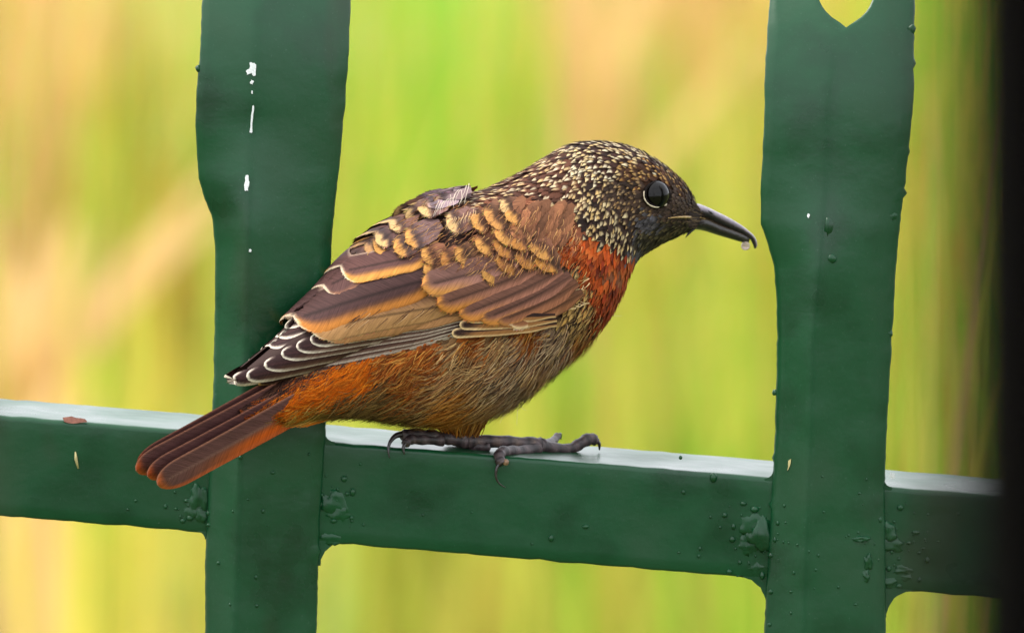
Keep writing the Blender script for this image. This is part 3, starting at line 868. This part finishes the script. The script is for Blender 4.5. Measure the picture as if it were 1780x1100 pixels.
# ---- large feathers, each one a mesh; drawn in the photograph, draped over the folded wing, mirrored to the far side
FR = []                                            # barb tips of the feather made last
def add_fringe(mb, fr, mk):
    for a, b, c, col, uv in fr:
        o = len(mb.v)
        for p in (a, b, c): mb.vert(mk(p), col, uv)
        mb.f.append((o, o+1, o+2))
def feather_mesh(base, tip, width, bend, off0, off1, colf, bvh=None, depth=None, tipround=.22, nt_=22, ns_=10, rag=0., camber=.05, asym=0.0, seed=0, fringe=0.):
    bx, by = base; tx, ty = tip
    L = math.hypot(tx-bx, ty-by); ux, uy = (tx-bx)/L, (ty-by)/L
    nx, ny = -uy, ux                              # image perpendicular; made to point down
    if ny < 0: nx, ny = -nx, -ny
    mx_, my_ = (bx+tx)/2 + nx*bend, (by+ty)/2 + ny*bend
    rows, cols, uvs = [], [], []
    for i in range(nt_+1):
        t = 1-(1-i/nt_)**1.5
        x = (1-t)**2*bx + 2*t*(1-t)*mx_ + t*t*tx; y = (1-t)**2*by + 2*t*(1-t)*my_ + t*t*ty
        dx = 2*(1-t)*(mx_-bx) + 2*t*(tx-mx_); dy = 2*(1-t)*(my_-by) + 2*t*(ty-my_); l = math.hypot(dx, dy); dx /= l; dy /= l
        px_, py_ = -dy, dx
        if px_*nx + py_*ny < 0: px_, py_ = -px_, -py_
        t0 = 1-tipround
        w = width*.5*(.45+.55*sm(0, .3, t))*(math.sqrt(max(0, 1-((t-t0)/(1-t0))**2)) if t > t0 else 1)
        r, c, v = [], [], []
        for j in range(ns_+1):
            s = -1+2*j/ns_
            rg = rag*nz(seed*7.3+j*1.9, i*.9)*sm(.6, 1, max(t, abs(s))) if rag else 0
            k = s + asym*(1-s*s)
            x2 = x + px_*w*k + dx*rg; y2 = y + py_*w*k + dy*rg
            if depth: q = pt(x2, y2, depth(x2, y2, s, t)); nn = NS
            else: q, nn = drape(bvh, x2, y2)
            o = off0 + (off1-off0)*t + width*camber*(1-s*s)
            dirn = (nn*.6 + NS*.6).normalized()
            r.append(q + dirn*o); c.append(colf(t, s, (1-s)*w, (1+s)*w, (1-t)*L)); v.append((s*width*.5, t*L + seed*37))
        rows.append(r); cols.append(c); uvs.append(v)
    FR.clear()
    if fringe:
        for i in range(nt_//3, nt_):
            for j in (0, ns_):                      # along both edges and round the tip
                for k in range(3):
                    if rng.random() < .3: continue
                    f0 = U(0, 1); a = rows[i][j].lerp(rows[i+1][j], f0)
                    ax = (rows[i+1][ns_//2]-rows[max(0, i-2)][ns_//2]).normalized(); out = (a - rows[i][ns_//2]); 
                    if out.length < .01: continue
                    dr = (ax*U(.8, 1.5) + out.normalized()*U(.3, .8)).normalized()
                    wd_ = ax.cross(dr).cross(dr).normalized()*U(.5, .9)
                    uv = uvs[i][j]; cc = tuple(x*U(.8, 1.15) for x in cols[i][min(ns_-1, max(1, j))])
                    FR.append((a-dr*2-wd_, a-dr*2+wd_, a + dr*fringe*U(.5, 1.3), cc, uv))
        for k in range(int(14*fringe/4)):
            j = rng.randrange(1, ns_); i = nt_-rng.randrange(1, 4); a = rows[i][j]
            ax = (rows[nt_][j]-rows[i-3][j]).normalized(); sdv = (rows[i-2][ns_]-rows[i-2][0]).normalized()
            dr = (ax + sdv*U(-.4, .4)).normalized(); wd_ = sdv*U(.5, .9)
            FR.append((a-wd_, a+wd_, rows[nt_][j] + dr*fringe*U(.3, 1.1), tuple(x*U(.85, 1.1) for x in cols[i][j]), uvs[i][j]))
    return rows, cols, uvs
def feather_pair(name, wings, *a, **k):
    rows, cols, uvs = feather_mesh(*a, **k)
    out = []
    mb = MB(); mb.grid(rows, cols, uvs); add_fringe(mb, FR, lambda p: p); out.append(child(mb, name, M['feather'], wings[0], k=KF))
    mb = MB(); mb.grid([[mirror(p) for p in r] for r in rows], cols, uvs, flip=True); add_fringe(mb, FR, mirror); out.append(child(mb, name, M['feather'], wings[1], k=KF))
    return out

# wing underlay: a shield following the folded wing
def wing_pad():
    out = []
    prof = [(430,640,655),(480,598,644),(540,540,632),(600,484,616),(660,424,603),(720,390,590),(780,368,580),(840,380,570),(900,420,560),(950,452,548),(985,476,530)]
    rows = []
    for x, y0, y1 in prof:
        r = []
        for j in range(9):
            t = j/8; q, nn = drape(B_WING, x, y0+(y1-y0)*t)
            r.append(q + (nn*.6+NS*.6).normalized()*(2+3*math.sin(math.pi*t)))
        rows.append(r)
    col = [[(62,44,40)]*9]*len(rows)
    for k in range(2):
        mb = MB(); mb.grid(rows if k == 0 else [[mirror(p) for p in r] for r in rows], col, flip=(k == 0))
        out.append(child(mb, 'wing', M['feather'], bird, k=KF))
    return out
wings = wing_pad()

ORG, BUF, WHT = (196,124,58), (214,170,112), (240,226,206)
def flight(dark=(66,44,44), edge=WHT, lower=(150,112,84), lw=5., tl=.8, lo=.45, tipin=34.):
    """dark vane, pale rim a few pixels wide along the lower edge and round the tip"""
    def f(t, s, lowd, upd, dt):
        c = mix(dark, lower, sm(lo, lo+.35, s)*tl*sm(10, tipin, dt))
        if abs(s) < .09 and dt > 10: c = tuple(x*1.3 for x in c)
        near = sm(60, 12, dt)                      # rim wider round the tip
        e = sm(lw*(1+.5*near), lw*.45, lowd)*(.75+.25*near)
        e = max(e, sm(lw*1.1, lw*.5, upd)*sm(26, 6, dt))
        e = max(e, sm(6, 2.5, dt))
        return mix(c, edge, e)
    return f
prim = [((812,545),(560,580),27,WHT),((812,551),(537,593),27,WHT),((814,556),(513,605),27,WHT),((814,561),(487,618),27,WHT),((816,566),(457,637),27,WHT),((816,570),(426,655),26,WHT),((816,574),(402,661),24,WHT),((818,577),(446,664),20,BUF),((818,580),(500,641),14,BUF),((820,582),(560,625),11,BUF)]
for i, (b, t, w, e) in enumerate(prim):
    o = 14 - i*1.15
    feather_pair('primary_feather', wings, b, t, w, -7+i*.8, o-3, o, flight((50,30,30), e, (92,62,50), 3.4, .8, lo=.2), B_WING, tipround=.11, seed=i+1, nt_=30)
# tips showing above, along the upper rim
for i, (b, t, w) in enumerate([((640,520),(494,569),22),((640,535),(484,587),22),((640,545),(468,604),22)]):
    feather_pair('primary_feather', wings, b, t, w, -6, 2-i*.5, 6-i*.7, flight((54,34,34), WHT, (84,60,58), 4.2, .5), B_WING, tipround=.16, seed=30+i)
def tert(dark, fr, fw):
    def f(t, s, lowd, upd, dt):
        c = mix(dark, tuple(x*1.3 for x in dark), sm(.35, .95, t)*.25 + .25*sm(-.9, .3, s))
        c = mix(c, fr, sm(fw*1.5, fw*.6, lowd + .25*sm(40, 0, dt)))
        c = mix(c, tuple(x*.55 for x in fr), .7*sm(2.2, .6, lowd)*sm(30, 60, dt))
        c = mix(c, (244,222,190), sm(7, 2, min(dt, lowd+dt*.3))*sm(60, 20, dt))
        c = mix(c, (222,190,164), sm(3.2, 1.2, upd)*.75)
        if abs(s+.05) < .06 and dt > 14: c = tuple(x*.62 for x in c)
        return c
    return f
tertials = [((815,545),(556,583),36,-8,17,tert((64,43,40),(184,132,86),16)), ((805,525),(538,577),46,-10,19,tert((112,78,58),(196,146,96),30)),
            ((775,478),(514,566),66,-12,21,tert((72,49,47),(208,132,60),15)), ((735,418),(566,512),46,-4,21.5,tert((84,57,54),(150,104,80),6)), ((752,446),(597,483),44,-5,24,tert((92,62,58),(232,160,78),11))]
for i, (b, t, w, bd, o, cf) in enumerate(tertials):
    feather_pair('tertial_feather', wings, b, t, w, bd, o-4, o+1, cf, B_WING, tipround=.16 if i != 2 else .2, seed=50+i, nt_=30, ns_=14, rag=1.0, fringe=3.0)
# primary coverts and alula
for i, (b, t, w) in enumerate([((958,560),(779,577),17),((958,552),(792,563),17),((955,545),(805,552),15)]):
    feather_pair('primary_covert', wings, b, t, w, 5, 19+i, 20+i*1.2, flight((50,32,28), (236,200,148), (172,118,68), 4.0, .9, lo=-.2, tipin=44.), B_WING, tipround=.07, seed=70+i)
def cov(base, fr, fw=10.):
    def f(t, s, lowd, upd, dt):
        c = mix(tuple(x*.78 for x in base), tuple(min(255, x*1.2) for x in base), sm(-.5, .7, s))
        c = mix(c, fr, max(sm(fw*1.8, fw*.5, lowd)*sm(100, 30, dt), sm(fw*1.6, fw*.4, dt)))
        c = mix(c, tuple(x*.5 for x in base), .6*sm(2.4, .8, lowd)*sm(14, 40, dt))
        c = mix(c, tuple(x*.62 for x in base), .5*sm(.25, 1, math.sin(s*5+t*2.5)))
        if abs(s) < .07 and dt > 20: c = tuple(x*.7 for x in c)
        return c
    return f
MAUVE = (146,98,80)
gcov = [((1006,506),(878,561),30,8,22,cov((136,88,60),(246,214,166),4.5)), ((996,490),(858,556),36,9,23.5,cov((142,92,68),(190,128,74),7)), ((984,478),(828,553),40,9,25,cov((138,92,76),(210,138,66),9)),
        ((968,468),(792,546),42,8,26.5,cov(MAUVE,(216,140,66),10)), ((940,458),(752,528),44,6,28,cov(MAUVE,(218,142,64),11)), ((905,448),(727,499),46,3,29.5,cov((150,106,94),(224,154,80),11))]
for i, (b, t, w, bd, o, cf) in enumerate(gcov):
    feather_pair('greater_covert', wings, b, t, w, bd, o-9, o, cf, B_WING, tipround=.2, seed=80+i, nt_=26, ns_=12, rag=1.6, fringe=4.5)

# scapulars and lesser coverts: rounded brown feathers with buff tips; (tip x, y, length, width, direction, tint)
TAN, TAN2, CRM = (212,152,80), (196,132,66), (220,180,120)
def scap(base, fr, ts=.2, rim=.85):
    rr = U(.85, 1.15); b2 = tuple(x*rr for x in base); ph = U(0, 9); sk = U(-.35, .35)
    def f(t, s, lowd, upd, dt):
        L_ = ts*60
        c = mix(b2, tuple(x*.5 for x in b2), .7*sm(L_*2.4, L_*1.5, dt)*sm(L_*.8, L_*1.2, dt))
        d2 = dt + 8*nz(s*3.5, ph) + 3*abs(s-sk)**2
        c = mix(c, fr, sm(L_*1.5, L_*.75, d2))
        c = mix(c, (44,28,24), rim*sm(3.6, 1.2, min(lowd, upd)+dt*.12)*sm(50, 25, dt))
        if abs(s) < .08 and dt > 10 and rim > 0: c = tuple(x*.7 for x in c)
        return c
    return f
BR = (140,92,68)
SOFT0 = 30
sc_list = [  # back to front, lower first
 (622,478,110,44,(-.8,.58),(112,78,70),(150,108,84)),(640,456,100,40,(-.76,.62),(122,88,80),(196,146,92)),(652,446,80,34,(-.8,.55),(126,90,82),TAN),
 (731,476,60,30,(-.92,.30),BR,TAN),(762,466,52,30,(-.8,.5),BR,TAN2),(797,468,50,32,(-.7,.6),(120,84,60),TAN),(832,484,52,34,(-.72,.58),(104,76,60),TAN),(862,470,46,34,(-.6,.7),BR,TAN2),(898,466,46,34,(-.5,.8),BR,TAN2),(934,472,44,36,(-.35,.85),(124,84,60),(208,142,66)),
 (728,456,48,26,(-.85,.45),BR,TAN),(785,455,44,26,(-.8,.5),(110,76,56),TAN),(924,450,40,34,(-.45,.8),BR,TAN),(858,446,44,34,(-.6,.7),BR,TAN2),(882,434,44,36,(-.55,.75),BR,TAN2),(823,440,44,34,(-.68,.6),(132,84,60),TAN),
 (683,447,66,28,(-.82,.52),(134,100,92),TAN),(655,437,62,24,(-.75,.6),(122,88,82),CRM),(678,413,60,22,(-.78,.55),(128,92,80),CRM),(702,432,70,30,(-.85,.48),(140,108,104),TAN),(770,404,64,30,(-.88,.38),(134,98,88),CRM),
 (857,424,46,36,(-.62,.66),BR,TAN),(815,404,42,28,(-.7,.55),BR,TAN),(841,398,48,38,(-.66,.6),(132,90,66),(206,146,80)),(870,390,40,28,(-.7,.55),(128,84,60),TAN),(860,376,40,20,(-.8,.45),(110,74,54),CRM),
 (698,380,66,26,(-.86,.48),(142,108,98),CRM),(725,384,64,28,(-.86,.45),(138,104,98),CRM),(728,366,78,34,(-.93,.30),(164,140,146),(190,150,120)),(745,352,70,26,(-.95,.15),(150,124,124),(196,156,120))]
for yy in range(0, 7):
    for xx in range(0, 9):
        mxp = 998 - xx*15 - yy*4 + U(-5, 5); myp = 436 - yy*13 - (xx-3)*2 + U(-4, 4)
        if myp < 372 + .10*(1000-mxp) or mxp < 875 or mxp > 968: continue
        k = U(.85, 1.15); bb = tuple(c*k for c in (142,93,64))
        if mxp > 960 and myp > 410: bb = mix(bb, (176,82,38), .5)
        sc_list.append((mxp, myp, 44, 19, (-.62+U(-.1, .1), .62+U(-.1, .1)), bb, tuple(min(255, c*1.18) for c in bb)))
for i, (x, y, L, W, d, b, fr) in enumerate(sc_list):
    l = math.hypot(*d); d = (d[0]/l, d[1]/l)
    soft = i >= SOFT0
    o = (21 + i if i < 3 else 24 + i*.35) if not soft else (27-21*sm(880, 975, x)) + .03*(436-y)
    W = W*(1.0 if soft else 1.22)
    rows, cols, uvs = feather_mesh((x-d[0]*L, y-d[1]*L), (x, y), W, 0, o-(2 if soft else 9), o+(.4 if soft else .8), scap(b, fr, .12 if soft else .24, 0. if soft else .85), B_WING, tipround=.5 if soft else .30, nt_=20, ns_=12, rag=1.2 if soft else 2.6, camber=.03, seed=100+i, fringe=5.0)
    nm_ = 'mantle_feather' if soft else 'scapular_feather'
    for k in range(2):
        mk = (lambda p: p) if k == 0 else mirror
        mb = MB(); mb.grid([[mk(p) for p in r] for r in rows], cols, uvs, flip=(k == 1)); add_fringe(mb, FR, mk); child(mb, nm_, M['feather'], bird, k=KF)

# a few ruffled pale barbs on the back and at the bend of the wing
SCAPPOLY = [(660,440),(720,372),(800,352),(880,362),(960,372),(1000,405),(1000,440),(940,470),(860,478),(760,470)]
def barbs():
    mb = MB()
    def hair(x0, y0, x1, y1, bow, w, col, lift):
        rows = []
        nx, ny = -(y1-y0), (x1-x0); l = math.hypot(nx, ny) or 1
        for i in range(6):
            t = i/5; k = bow*4*t*(1-t)
            x = x0+(x1-x0)*t+nx/l*k; y = y0+(y1-y0)*t+ny/l*k
            q, nn = drape(B_WING, x, y)
            q = q + (nn*.6+NS*.6).normalized()*(lift+2*math.sin(math.pi*t))
            ww = w*(1-.6*t); wx, wz = nx/l*ww, -ny/l*ww
            rows.append([q - Vector((wx, 0, wz)), q + Vector((wx, 0, wz))])
        mb.grid(rows, [[col]*2]*6)
    for k in range(13):
        f = k/12; x = 752 + 50*f; y = 386 - 26*f
        hair(x+U(4, 9), y-16+U(-4, 4), x-U(0, 5), y+U(2, 8), U(-4, 4), .55, (222,204,184), 32)
    for k in range(12):
        f = k/11; x = 770 + 45*f; y = 404 - 16*f
        hair(x+U(3, 8), y-10+U(-3, 3), x-U(0, 4), y+U(3, 7), U(-2, 2), .55, (214,178,134), 32)
    for k in range(16):
        x, y = U(985, 1022), U(478, 535)
        hair(x, y, x-U(6, 16), y+U(-3, 10), U(-4, 4), .9, (228,196,146), 11)
    for k in range(900):     # filaments breaking the edges of the scapulars and mantle
        x, y = U(690, 1010), U(365, 480)
        if not (inside(SCAPPOLY, x, y)): continue
        a = math.radians(152 - 40*sm(720, 980, x) + U(-14, 14)); L_ = U(8, 18)
        hair(x, y, x+math.cos(a)*L_, y+math.sin(a)*L_, U(-1.5, 1.5), U(.35, .65), rng.choice([(160,104,72),(190,136,82),(120,78,58),(86,56,44),(150,98,70),(206,156,98)]), U(27, 35))
    for k in range(26):     # loose tan vane of the inner secondaries
        f = U(0, 1); x = 600 + 170*f; y = 562 - 30*f + U(-8, 10)
        hair(x+12, y-9, x-10, y+8, U(-1, 1), .7, rng.choice([(206,164,118),(150,110,80),(88,60,46)]), 24)
    for k in range(260):      # undertail tuft along the tail's lower edge
        x0, y0 = U(500, 600), U(708, 722); L_ = U(30, 75)
        hair(x0, y0, x0-L_, min(y0+L_*U(.2, .42), 742), U(-3, 3), U(.8, 1.5), rng.choice([(186,146,64),(150,112,44),(208,170,92),(206,112,30),(214,122,30)]), U(2, 9))
    for k in range(150):      # short bristly feathering running forward on to the bill base
        x0, y0 = U(1190, 1207), U(356, 396); L_ = U(8, 20)
        hair(x0, y0, x0+L_, y0+L_*U(.1, .5)*(1 if y0 < 372 else -.2), U(-1, 1), U(.8, 1.5), rng.choice([(70,56,50),(50,40,38),(110,90,70),(60,50,50)]), U(.5, 3))
    for x0, y0, x1, y1 in ((903,690,898,738),(890,700,868,735),(1060,545,1080,548),(905,705,915,712)):
        hair(x0, y0, x1, y1, 2, .5, (226,216,190), 3)
    o = child(mb, 'loose_barbs', M['down'], bird, k=KF*1.1); tag(o, kind='stuff')
barbs()

# ---- tail
def tdepth(off, slope):
    return lambda x, y, s, t: ysag(x) - off - slope*s
TD, TO = (100,67,65), (220,104,56)
def tailcol(low=6., base_or=0., tipc=TO, dark=TD):
    def f(t, s, lowd, upd, dt):
        c = mix(dark, tuple(x*1.3 for x in dark), .5*sm(-1, .4, s))
        c = mix(c, (222,98,32), base_or*(1-sm(.45, .92, t))*sm(-.15, .55, s))
        if abs(s) < .06 and dt > 22: c = mix(c, (150,112,102), .55)
        c = mix(c, (214,104,58), sm(low*1.4, low*.5, lowd)*.9)
        c = mix(c, tipc, sm(24, 7, dt + 5*(1-abs(s))))
        c = mix(c, (206,140,116), sm(3.4, 1.4, upd)*.8)
        return c
    return f
tr = [[ptS(480+18*i, 706-8*i, 0) + NS*(o) for o in (-22, 0, 22)] for i in range(7)]
mb = MB(); mb.grid(tr, [[(80,52,46)]*3]*7); tail = child(mb, 'tail', M['feather'], bird, k=KF)
def tfeather(base, tip, w, bend, off, slope, cf, tr_=.10, seed=0):
    rows, cols, uvs = feather_mesh(base, tip, w, bend, 0, 0, cf, None, tdepth(off, slope), tipround=tr_, nt_=32, ns_=12, camber=.06, seed=seed)
    mb = MB(); mb.grid(rows, cols, uvs); child(mb, 'tail_feather', M['feather'], tail, k=KF)
tfeather((622,656),(300,833),34,4,-8,-16,tailcol(24, 1.0, TO, (200,86,36)),.1,200)
tfeather((612,666),(292,840),30,5,4,-14,tailcol(10, 1.0, (230,116,58), (184,76,34)),.1,201)
tfeather((600,606),(239,807),40,3,-20,-22,tailcol(4, .0, TO),.12,202)
tfeather((606,622),(236,818),46,3,-6,-22,tailcol(5, .0, TO),.12,203)
tfeather((612,636),(256,828),42,3,8,-20,tailcol(4, .2),.12,204)
tfeather((618,650),(273,842),48,3,22,-20,tailcol(5, 1.0, (222,112,64)),.13,205)

# ---- beak, eye
HN = lambda t: mix((64,56,66), (120,110,124), t)
def beak_loft(st, name, parent, colf, m=20):
    n = 40; mb = MB(); rows, cols = [], []
    lo = Loft(st, n, m)
    for i in range(n+1):
        u = i/n; c, h, w = lo.at(u)
        rows.append([c + h*math.cos(2*math.pi*j/m) + NS*(w*math.sin(2*math.pi*j/m)) for j in range(m+1)])
        cols.append([colf(u, math.cos(2*math.pi*j/m)) for j in range(m+1)])
    mb.grid(rows, cols)
    for i in (0, n):
        k = i*(m+1); f = tuple(range(k, k+m)); mb.f.append(f[::-1] if i == 0 else f)
    return child(mb, name, M['horn'], parent, k=KF)
beak = beak_loft([((1178,352),(1176,380),20), ((1206,353),(1206,377),18.5), ((1222,357),(1222,378.5),17), ((1244,367),(1244,388.5),14.5), ((1266,378),(1265,397.5),11.5), ((1288,391),(1286,405.5),8.5), ((1301,401),(1298,411),6.5), ((1310,409),(1304,416),5), ((1315,418),(1307,421),3.6), ((1316.5,426),(1310,428),2.4), ((1314,432),(1311,432),1.0)],
    'beak', bird, lambda u, c: mix(mix((52,42,44), (146,134,148), sm(-.5, .7, c)), (190,168,166), .5*sm(.62, .82, u)*sm(.2, .8, c)))  # bluish highlight along the culmen painted into the horn colour
beak_loft([((1170,378),(1174,402),17), ((1204,377),(1204,399),16.5), ((1224,376),(1224,401.5),14.5), ((1244,385),(1243,407.5),12), ((1265,394),(1263,413.5),9.5), ((1284,402),(1282,419),7.5), ((1296,408),(1294,422),5), ((1303,413),(1301,422),2.4)],
    'lower_mandible', beak, lambda u, c: mix((44,36,32), mix((138,112,62), (120,98,74), u), .6*sm(.2, .9, c)*(1 if u < .9 else .3)))
mb = MB(); mb.tube([drape(B_BODY, 1160, 379)[0] + NS*2.5, drape(B_BODY, 1178, 377)[0] + NS*4.5, drape(B_BODY, 1194, 377)[0] + NS*5, plane_pt(1212, 377, ptS(1212, 377, 18), 0, NS), plane_pt(1226, 380.5, ptS(1226, 380, 15.6), 0, NS)], [.8, 1.8, 2.2, 1.6, .6], 8, lambda i, k: (186,150,92))
child(mb, 'gape', M['horn'], beak, k=KF)
mb = MB(); mb.tube([plane_pt(1228, 366, ptS(1228, 366, 14.5), 0, NS), plane_pt(1235, 370, ptS(1235, 370, 14), 0, NS), plane_pt(1242, 374, ptS(1242, 374, 13), 0, NS)], [1.3, 3.2, 1.3], 10, lambda i, k: (20,14,16))
child(mb, 'nostril', M['horn'], beak, k=KF)
mb = MB(); mb.tube([ptS(1204, 394, 8), ptS(1194, 402, 12), ptS(1186, 412, 13)], [4.5, 3.0, .5], 8, lambda i, k: (16,14,14))
child(mb, 'bristle', M['horn'], bird, k=KF)
def sphere_rows(c, r, ax, m=28, half=False):
    rows = []
    up = Vector((0, 0, 1)); a = ax.normalized(); b = a.cross(up).normalized(); d = b.cross(a)
    for i in range(m//2+1):
        th = math.pi*i/(m//2)
        rows.append([c + a*(r*math.cos(th)) + (b*math.cos(2*math.pi*j/m) + d*math.sin(2*math.pi*j/m))*(r*math.sin(th)) for j in range(m+1)])
    return rows
EH, EN = drape(B_BODY, *EYE)
VD = (pt(*EYE, 900)-pt(*EYE, -900)).normalized()
ECEN = EH - EN*9 + VD*4
for k in range(2):
    mk = (lambda p: p) if k == 0 else mirror
    mb = MB(); mb.grid([[mk(p) for p in r] for r in sphere_rows(ECEN, 27.5, NS)], flip=(k == 1)); eye = child(mb, 'eye', M['eye'], bird)
    # lid: dark skin ring, pale broken rim below
    def arc(a0, a1, rr, w, lift, n=22):
        o = []
        for i in range(n):
            a = math.radians(a0+(a1-a0)*i/(n-1)); x = EYE[0]+rr*math.cos(a); y = EYE[1]-rr*.98*math.sin(a)
            q = plane_pt(x, y, EH, lift, EN)
            o.append(mk(q))
        return o
    mb = MB(); pts_ = arc(0, 351, 21.0, 4, 2, 40); mb.tube(pts_+pts_[:1], 2.7, 8, lambda i, k: (26,19,17), cap=False); child(mb, 'eyelid', M['down'], eye, k=KF)
    mb = MB(); mb.tube(arc(165, 280, 22.8, 2, 3.6), [.5]+[1.25*(1+.8*nz(i*1.3, 3)) for i in range(20)]+[.5], 8); child(mb, 'eye_ring', M['eye_rim'], eye)
    mb = MB(); mb.tube(arc(303, 316, 24, 2, 3.6, 5), [.5, 1.3, 1.6, 1.3, .5], 8); child(mb, 'eye_ring', M['eye_rim'], eye)

# ---- legs and feet
def railz(px): return pt(px, railtop(px), RAILF).z
LEGC = [(62,48,50),(88,72,73),(44,34,37)]
def legtube(name, parent, pts, rad, claw=False, seg=12, sub=4):
    P_ = [pt(*p) for p in pts]; out, rr = [], []
    n = len(P_)
    for i in range(n-1):
        q = [P_[max(0, min(n-1, i+k))] for k in (-1, 0, 1, 2)]
        for k in range(sub):
            t = k/sub
            out.append(((q[1]*2)+(q[2]-q[0])*t+(q[0]*2-q[1]*5+q[2]*4-q[3])*t*t+(q[1]*3-q[0]-q[2]*3+q[3])*t*t*t)*.5)
            rr.append(rad[i]+(rad[i+1]-rad[i])*t)
    out.append(P_[-1]); rr.append(rad[-1])
    if not claw: rr = [1.34*r*(1+.11*math.sin(i*1.9)+.14*nz(i*.8, len(pts)*3.1, rad[0])) for i, r in enumerate(rr)]     # scutes
    cc = (lambda i, k: (40,32,32)) if claw else (lambda i, k: mix(LEGC[(i*7+k*3) % 3], (132,108,92), .6 if k in (5, 6, 7) and i % 3 == 0 else 0))
    mb = MB(); mb.tube(out, rr, seg, cc); return child(mb, name, M['horn'] if claw else M['leg_skin'], parent, k=KF)
leg1 = legtube('leg', bird, [(800,742,74),(806,762,72),(822,767,74),(860,767,84),(905,770,108),(938,774,122)], [12,11,9.5,8.2,8.6,11])
legtube('toe', leg1, [(930,774,120),(962,779,140),(990,780,156),(1010,770,166),(1026,762,174),(1036,768,180)], [10,8,7.2,8.4,8.0,6.0])
legtube('claw', leg1, [(1032,764,178),(1041,770,182),(1042,782,184)], [5.5,3.6,1.0], True)
legtube('toe', leg1, [(936,777,118),(910,784,86),(888,784,52),(871,786,18),(868,797,2),(874,806,-3)], [9.5,7.6,7.4,8.0,7.0,6.0])
legtube('claw', leg1, [(872,800,0),(864,812,-6),(862,828,-7),(868,840,-5),(879,847,-3)], [4.2,3.0,2.2,1.5,.6], True)
legtube('toe', leg1, [(940,772,124),(955,770,170),(964,764,205),(970,756,222)], [8,6.2,5.6,4.4])
legtube('claw', leg1, [(966,760,218),(974,754,226),(975,764,232)], [3.8,2.6,.8], True)
legtube('toe', leg1, [(932,776,122),(915,778,112),(900,779,104),(884,777,96)], [8,6,5.2,3.6])
mb = MB(); mb.grid(sphere_rows(pt(879, 803, -3), 6.0, NS, 14), [[(140,108,82)]*15]*8); child(mb, 'toe_pad', M['leg_skin'], leg1, k=KF)
leg2 = legtube('leg', bird, [(790,735,150),(786,758,110),(812,772,84),(838,776,74),(852,777,70)], [11,9.5,8.5,8.0,5.0])
legtube('toe', leg2, [(812,768,70),(780,762,58),(745,757,46),(715,755,34),(698,758,24)], [9,8.4,8.0,8.2,7.0])
legtube('claw', leg2, [(703,754,28),(688,757,18),(678,768,8),(675,782,2),(677,796,0)], [6.5,5.0,3.4,2.2,.7], True)
legtube('toe', leg2, [(770,765,50),(735,764,34),(712,764,20),(704,773,8)], [7.5,6.6,6.8,5.0])
legtube('claw', leg2, [(707,766,12),(701,778,4),(703,790,2)], [4.6,3.0,.8], True)

# thigh plumes over the ankle
def thigh():
    mb = MB()
    for _ in range(1300):
        a = U(0, 6.28); r = U(.5, 1)
        x0, y0 = 796 + 56*math.cos(a)*r + U(-6, 6), 712 + 14*math.sin(a)*r
        x1, y1 = 802 + 27*math.cos(a)*r + U(-7, 7), 755 + U(-16, 8)
        Y0 = 30 - 34*math.sin(a)*r; Y1 = 72 - 17*math.sin(a)*r
        col = rng.choice([(206,132,58),(174,100,38),(222,158,84),(150,84,36),(130,80,44)]); br = U(.75, 1.15); col = tuple(c*br for c in col)
        rows = []
        for i in range(4):
            t = i/3; q = pt(x0+(x1-x0)*t + 3*math.sin(t*3+a), y0+(y1-y0)*t, Y0+(Y1-Y0)*t)
            w = 1.6*(1-.7*t); rows.append([q-Vector((w, 0, 0)), q+Vector((w, 0, 0))])
        mb.grid(rows, [[col]*2]*4)
    o = child(mb, 'thigh_plume', M['down'], bird, k=KF); tag(o, kind='stuff')
thigh()

# wet droplet at the bill tip
mb = MB(); c = ptS(1295, 428, 2)
rows = sphere_rows(c, 8, NS, 16)
mb.grid([[c + Vector((p.x-c.x, (p.y-c.y)*.8, (p.z-c.z)*(1.15 if p.z > c.z else .9))) for p in r] for r in rows])
d = mb.build('droplet', M['drop']); tag(d, 'tiny brownish wet droplet hanging from the tip of the beak', 'droplet')
